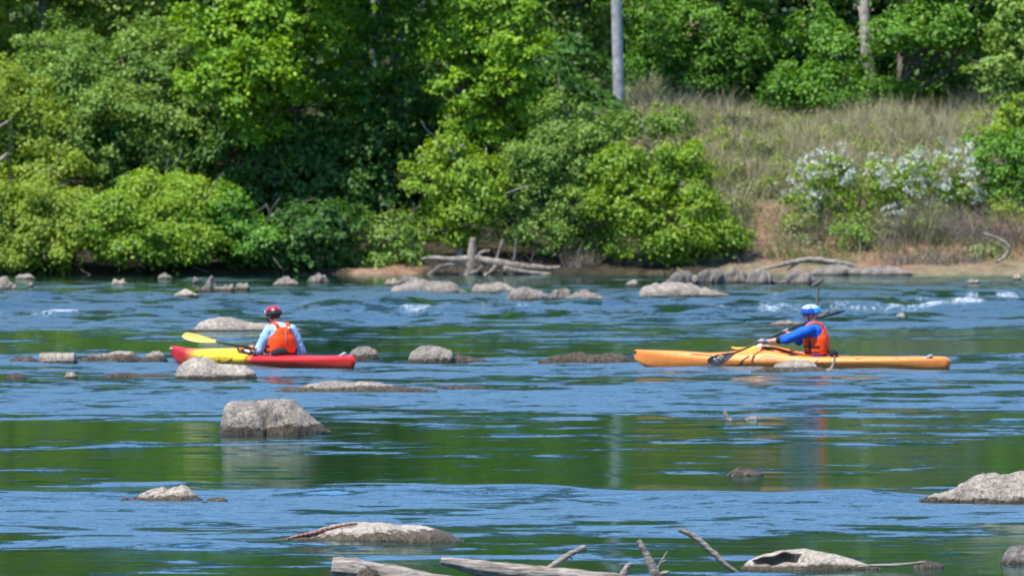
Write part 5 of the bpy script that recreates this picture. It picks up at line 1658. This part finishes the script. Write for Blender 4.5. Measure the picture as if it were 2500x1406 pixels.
mb.tube([KL.L(590, 854, .12), KL.L(606, 860, .20), KL.L(626, 869, .24), KL.L(646, 872, .25)], [.012, .036, .034, .012], 10)
tp = mb.build('thigh_pad', M['black_cloth'], KL.root)
mb = MB(); mb.tube([KL.L(598, 855, .24), KL.L(604, 857, .25), KL.L(612, 859, .26)], [.012, .018, .014], 8); mb.build('pad_label', M['white'], tp)
# seat back: a curved padded band behind the paddler
mb = MB()
rr = []
for i in range(13):
    q = -1.25 + 2.5 * i / 12
    px = 690
    c = KL.L(700, 868, 0)
    base = Vector((c.x - 0.02 + 0.12 * (1 - math.cos(q)), 0.235 * math.sin(q), 0))
    h = 0.135 * math.cos(q * 0.75) ** 0.7
    o_ = Vector((-0.02 * math.cos(q), .02 * math.sin(q), 0))
    rr.append([base + Vector((0, 0, .12)), base + Vector((0, 0, .12 + h)) - o_ * .2, base + o_ + Vector((0, 0, .125 + h)), base + o_ + Vector((0, 0, .12))])
mb.rings(rr); mb.build('seat_back', M['black_cloth'], KL.root)
for pts, rad in (([(545, 887), (538, 884), (530, 881), (535, 877)], .007), ([(549, 888), (556, 882), (561, 879), (567, 874)], .007), ([(490, 872), (494, 867), (498, 864)], .006), ([(520, 874), (530, 871), (550, 873), (570, 872)], .005), ([(618, 874), (622, 870), (624, 866)], .007)):
    side_line(KL, 'deck_line', pts, rad, TL, .33, LL, 'black', KL.root)
mb = MB(); mb.ball(KL.L(424, 851, 0), (0.09, .03, .018)); mb.build('carry_handle', M['silver'], KL.root)
mb = MB(); q = KL.L(836, 866, .03); mb.box(q, (0.12, 0.035, 0.03), Matrix.Rotation(0.4, 3, 'Y')); mb.build('carry_handle', M['silver'], KL.root)
for px in (668, 708): 
    mb = MB(); mb.ball(on_side(KL, px, 870, TL, .33, LL), (.05, .03, .012)); mb.build('strap_buckle', M['black'], KL.root)

pL = KL.frame('person', 'person in red and black helmet, pale blue shirt and orange vest in the red kayak', 'person')
gl, gr = KL.L(613, 848, .33), KL.L(690, 866, -.20)
sh = (gr - gl).normalized()
spL = [(KL.L(684, 888, 0), .13, .17), (KL.L(685, 868, 0), .135, .175), (KL.L(685, 850, 0), .135, .18), (KL.L(685, 825, 0), .138, .19), (KL.L(684, 804, 0), .125, .19), (KL.L(682, 795, 0), .10, .145), (KL.L(679, 786, 0), .062, .066)]
styL = dict(shirt='shirt_pale', cuff=(0.86, 0.9), vest_z=(spL[1][0].z + .035, spL[4][0].z + .035), seed=4, patch=-0.62, hair='hair_brown', label=True, baggy=1.12,
            helmet=(['red_shell', 'black', 'black'], lambda v, c, s, r: (0 if r > -0.55 else 2) if v < 0.52 else (0 if (c > 0.25 and v > .62) or (v < .66 and r > .2) else 1)))
hpL = paddler(KL, pL, spL, R(-14), KL.L(658, 807, .15), KL.L(711, 805, -.22), KL.L(633, 857, .20), KL.L(735, 857, -.36), KL.L(622, 851, .30), KL.L(704, 866, -.24), gl, gr, sh,
              KL.L(667, 770, 0.02), R(4), styL, 0.12)
dirp = (gl - gr).normalized()
tipL = KL.L(449, 818, gl.y + (613 - 449) / (690 - 613) * (gl.y - gr.y) * 0.80)
far_tip = tipL + (gr - tipL).normalized() * 2.3
shaft_thing(KL, 'paddle', 'yellow-bladed paddle with a black shaft resting across the red and yellow kayak', tipL, far_tip, Vector((-0.5, 0.5, 0.62)), Vector((0.5, 0.3, 1)), 0.54, 0.155, ('blade_yellow', 'blade_yellow'))
r = KL.frame('deck_float', 'small orange float tied on the yellow fore deck', 'float')
mb = MB(); a0 = KL.L(586, 850, .05); b0 = KL.L(598, 851, .05); mb.tube([a0, a0.lerp(b0, .5), b0], [.025, .032, .022], 12); mb.build('float_body', M['orange'], r)
mb = MB(); mb.tube([b0, b0 + Vector((-.04, 0, -.02))], .006, 6); mb.build('cord', M['black'], r)
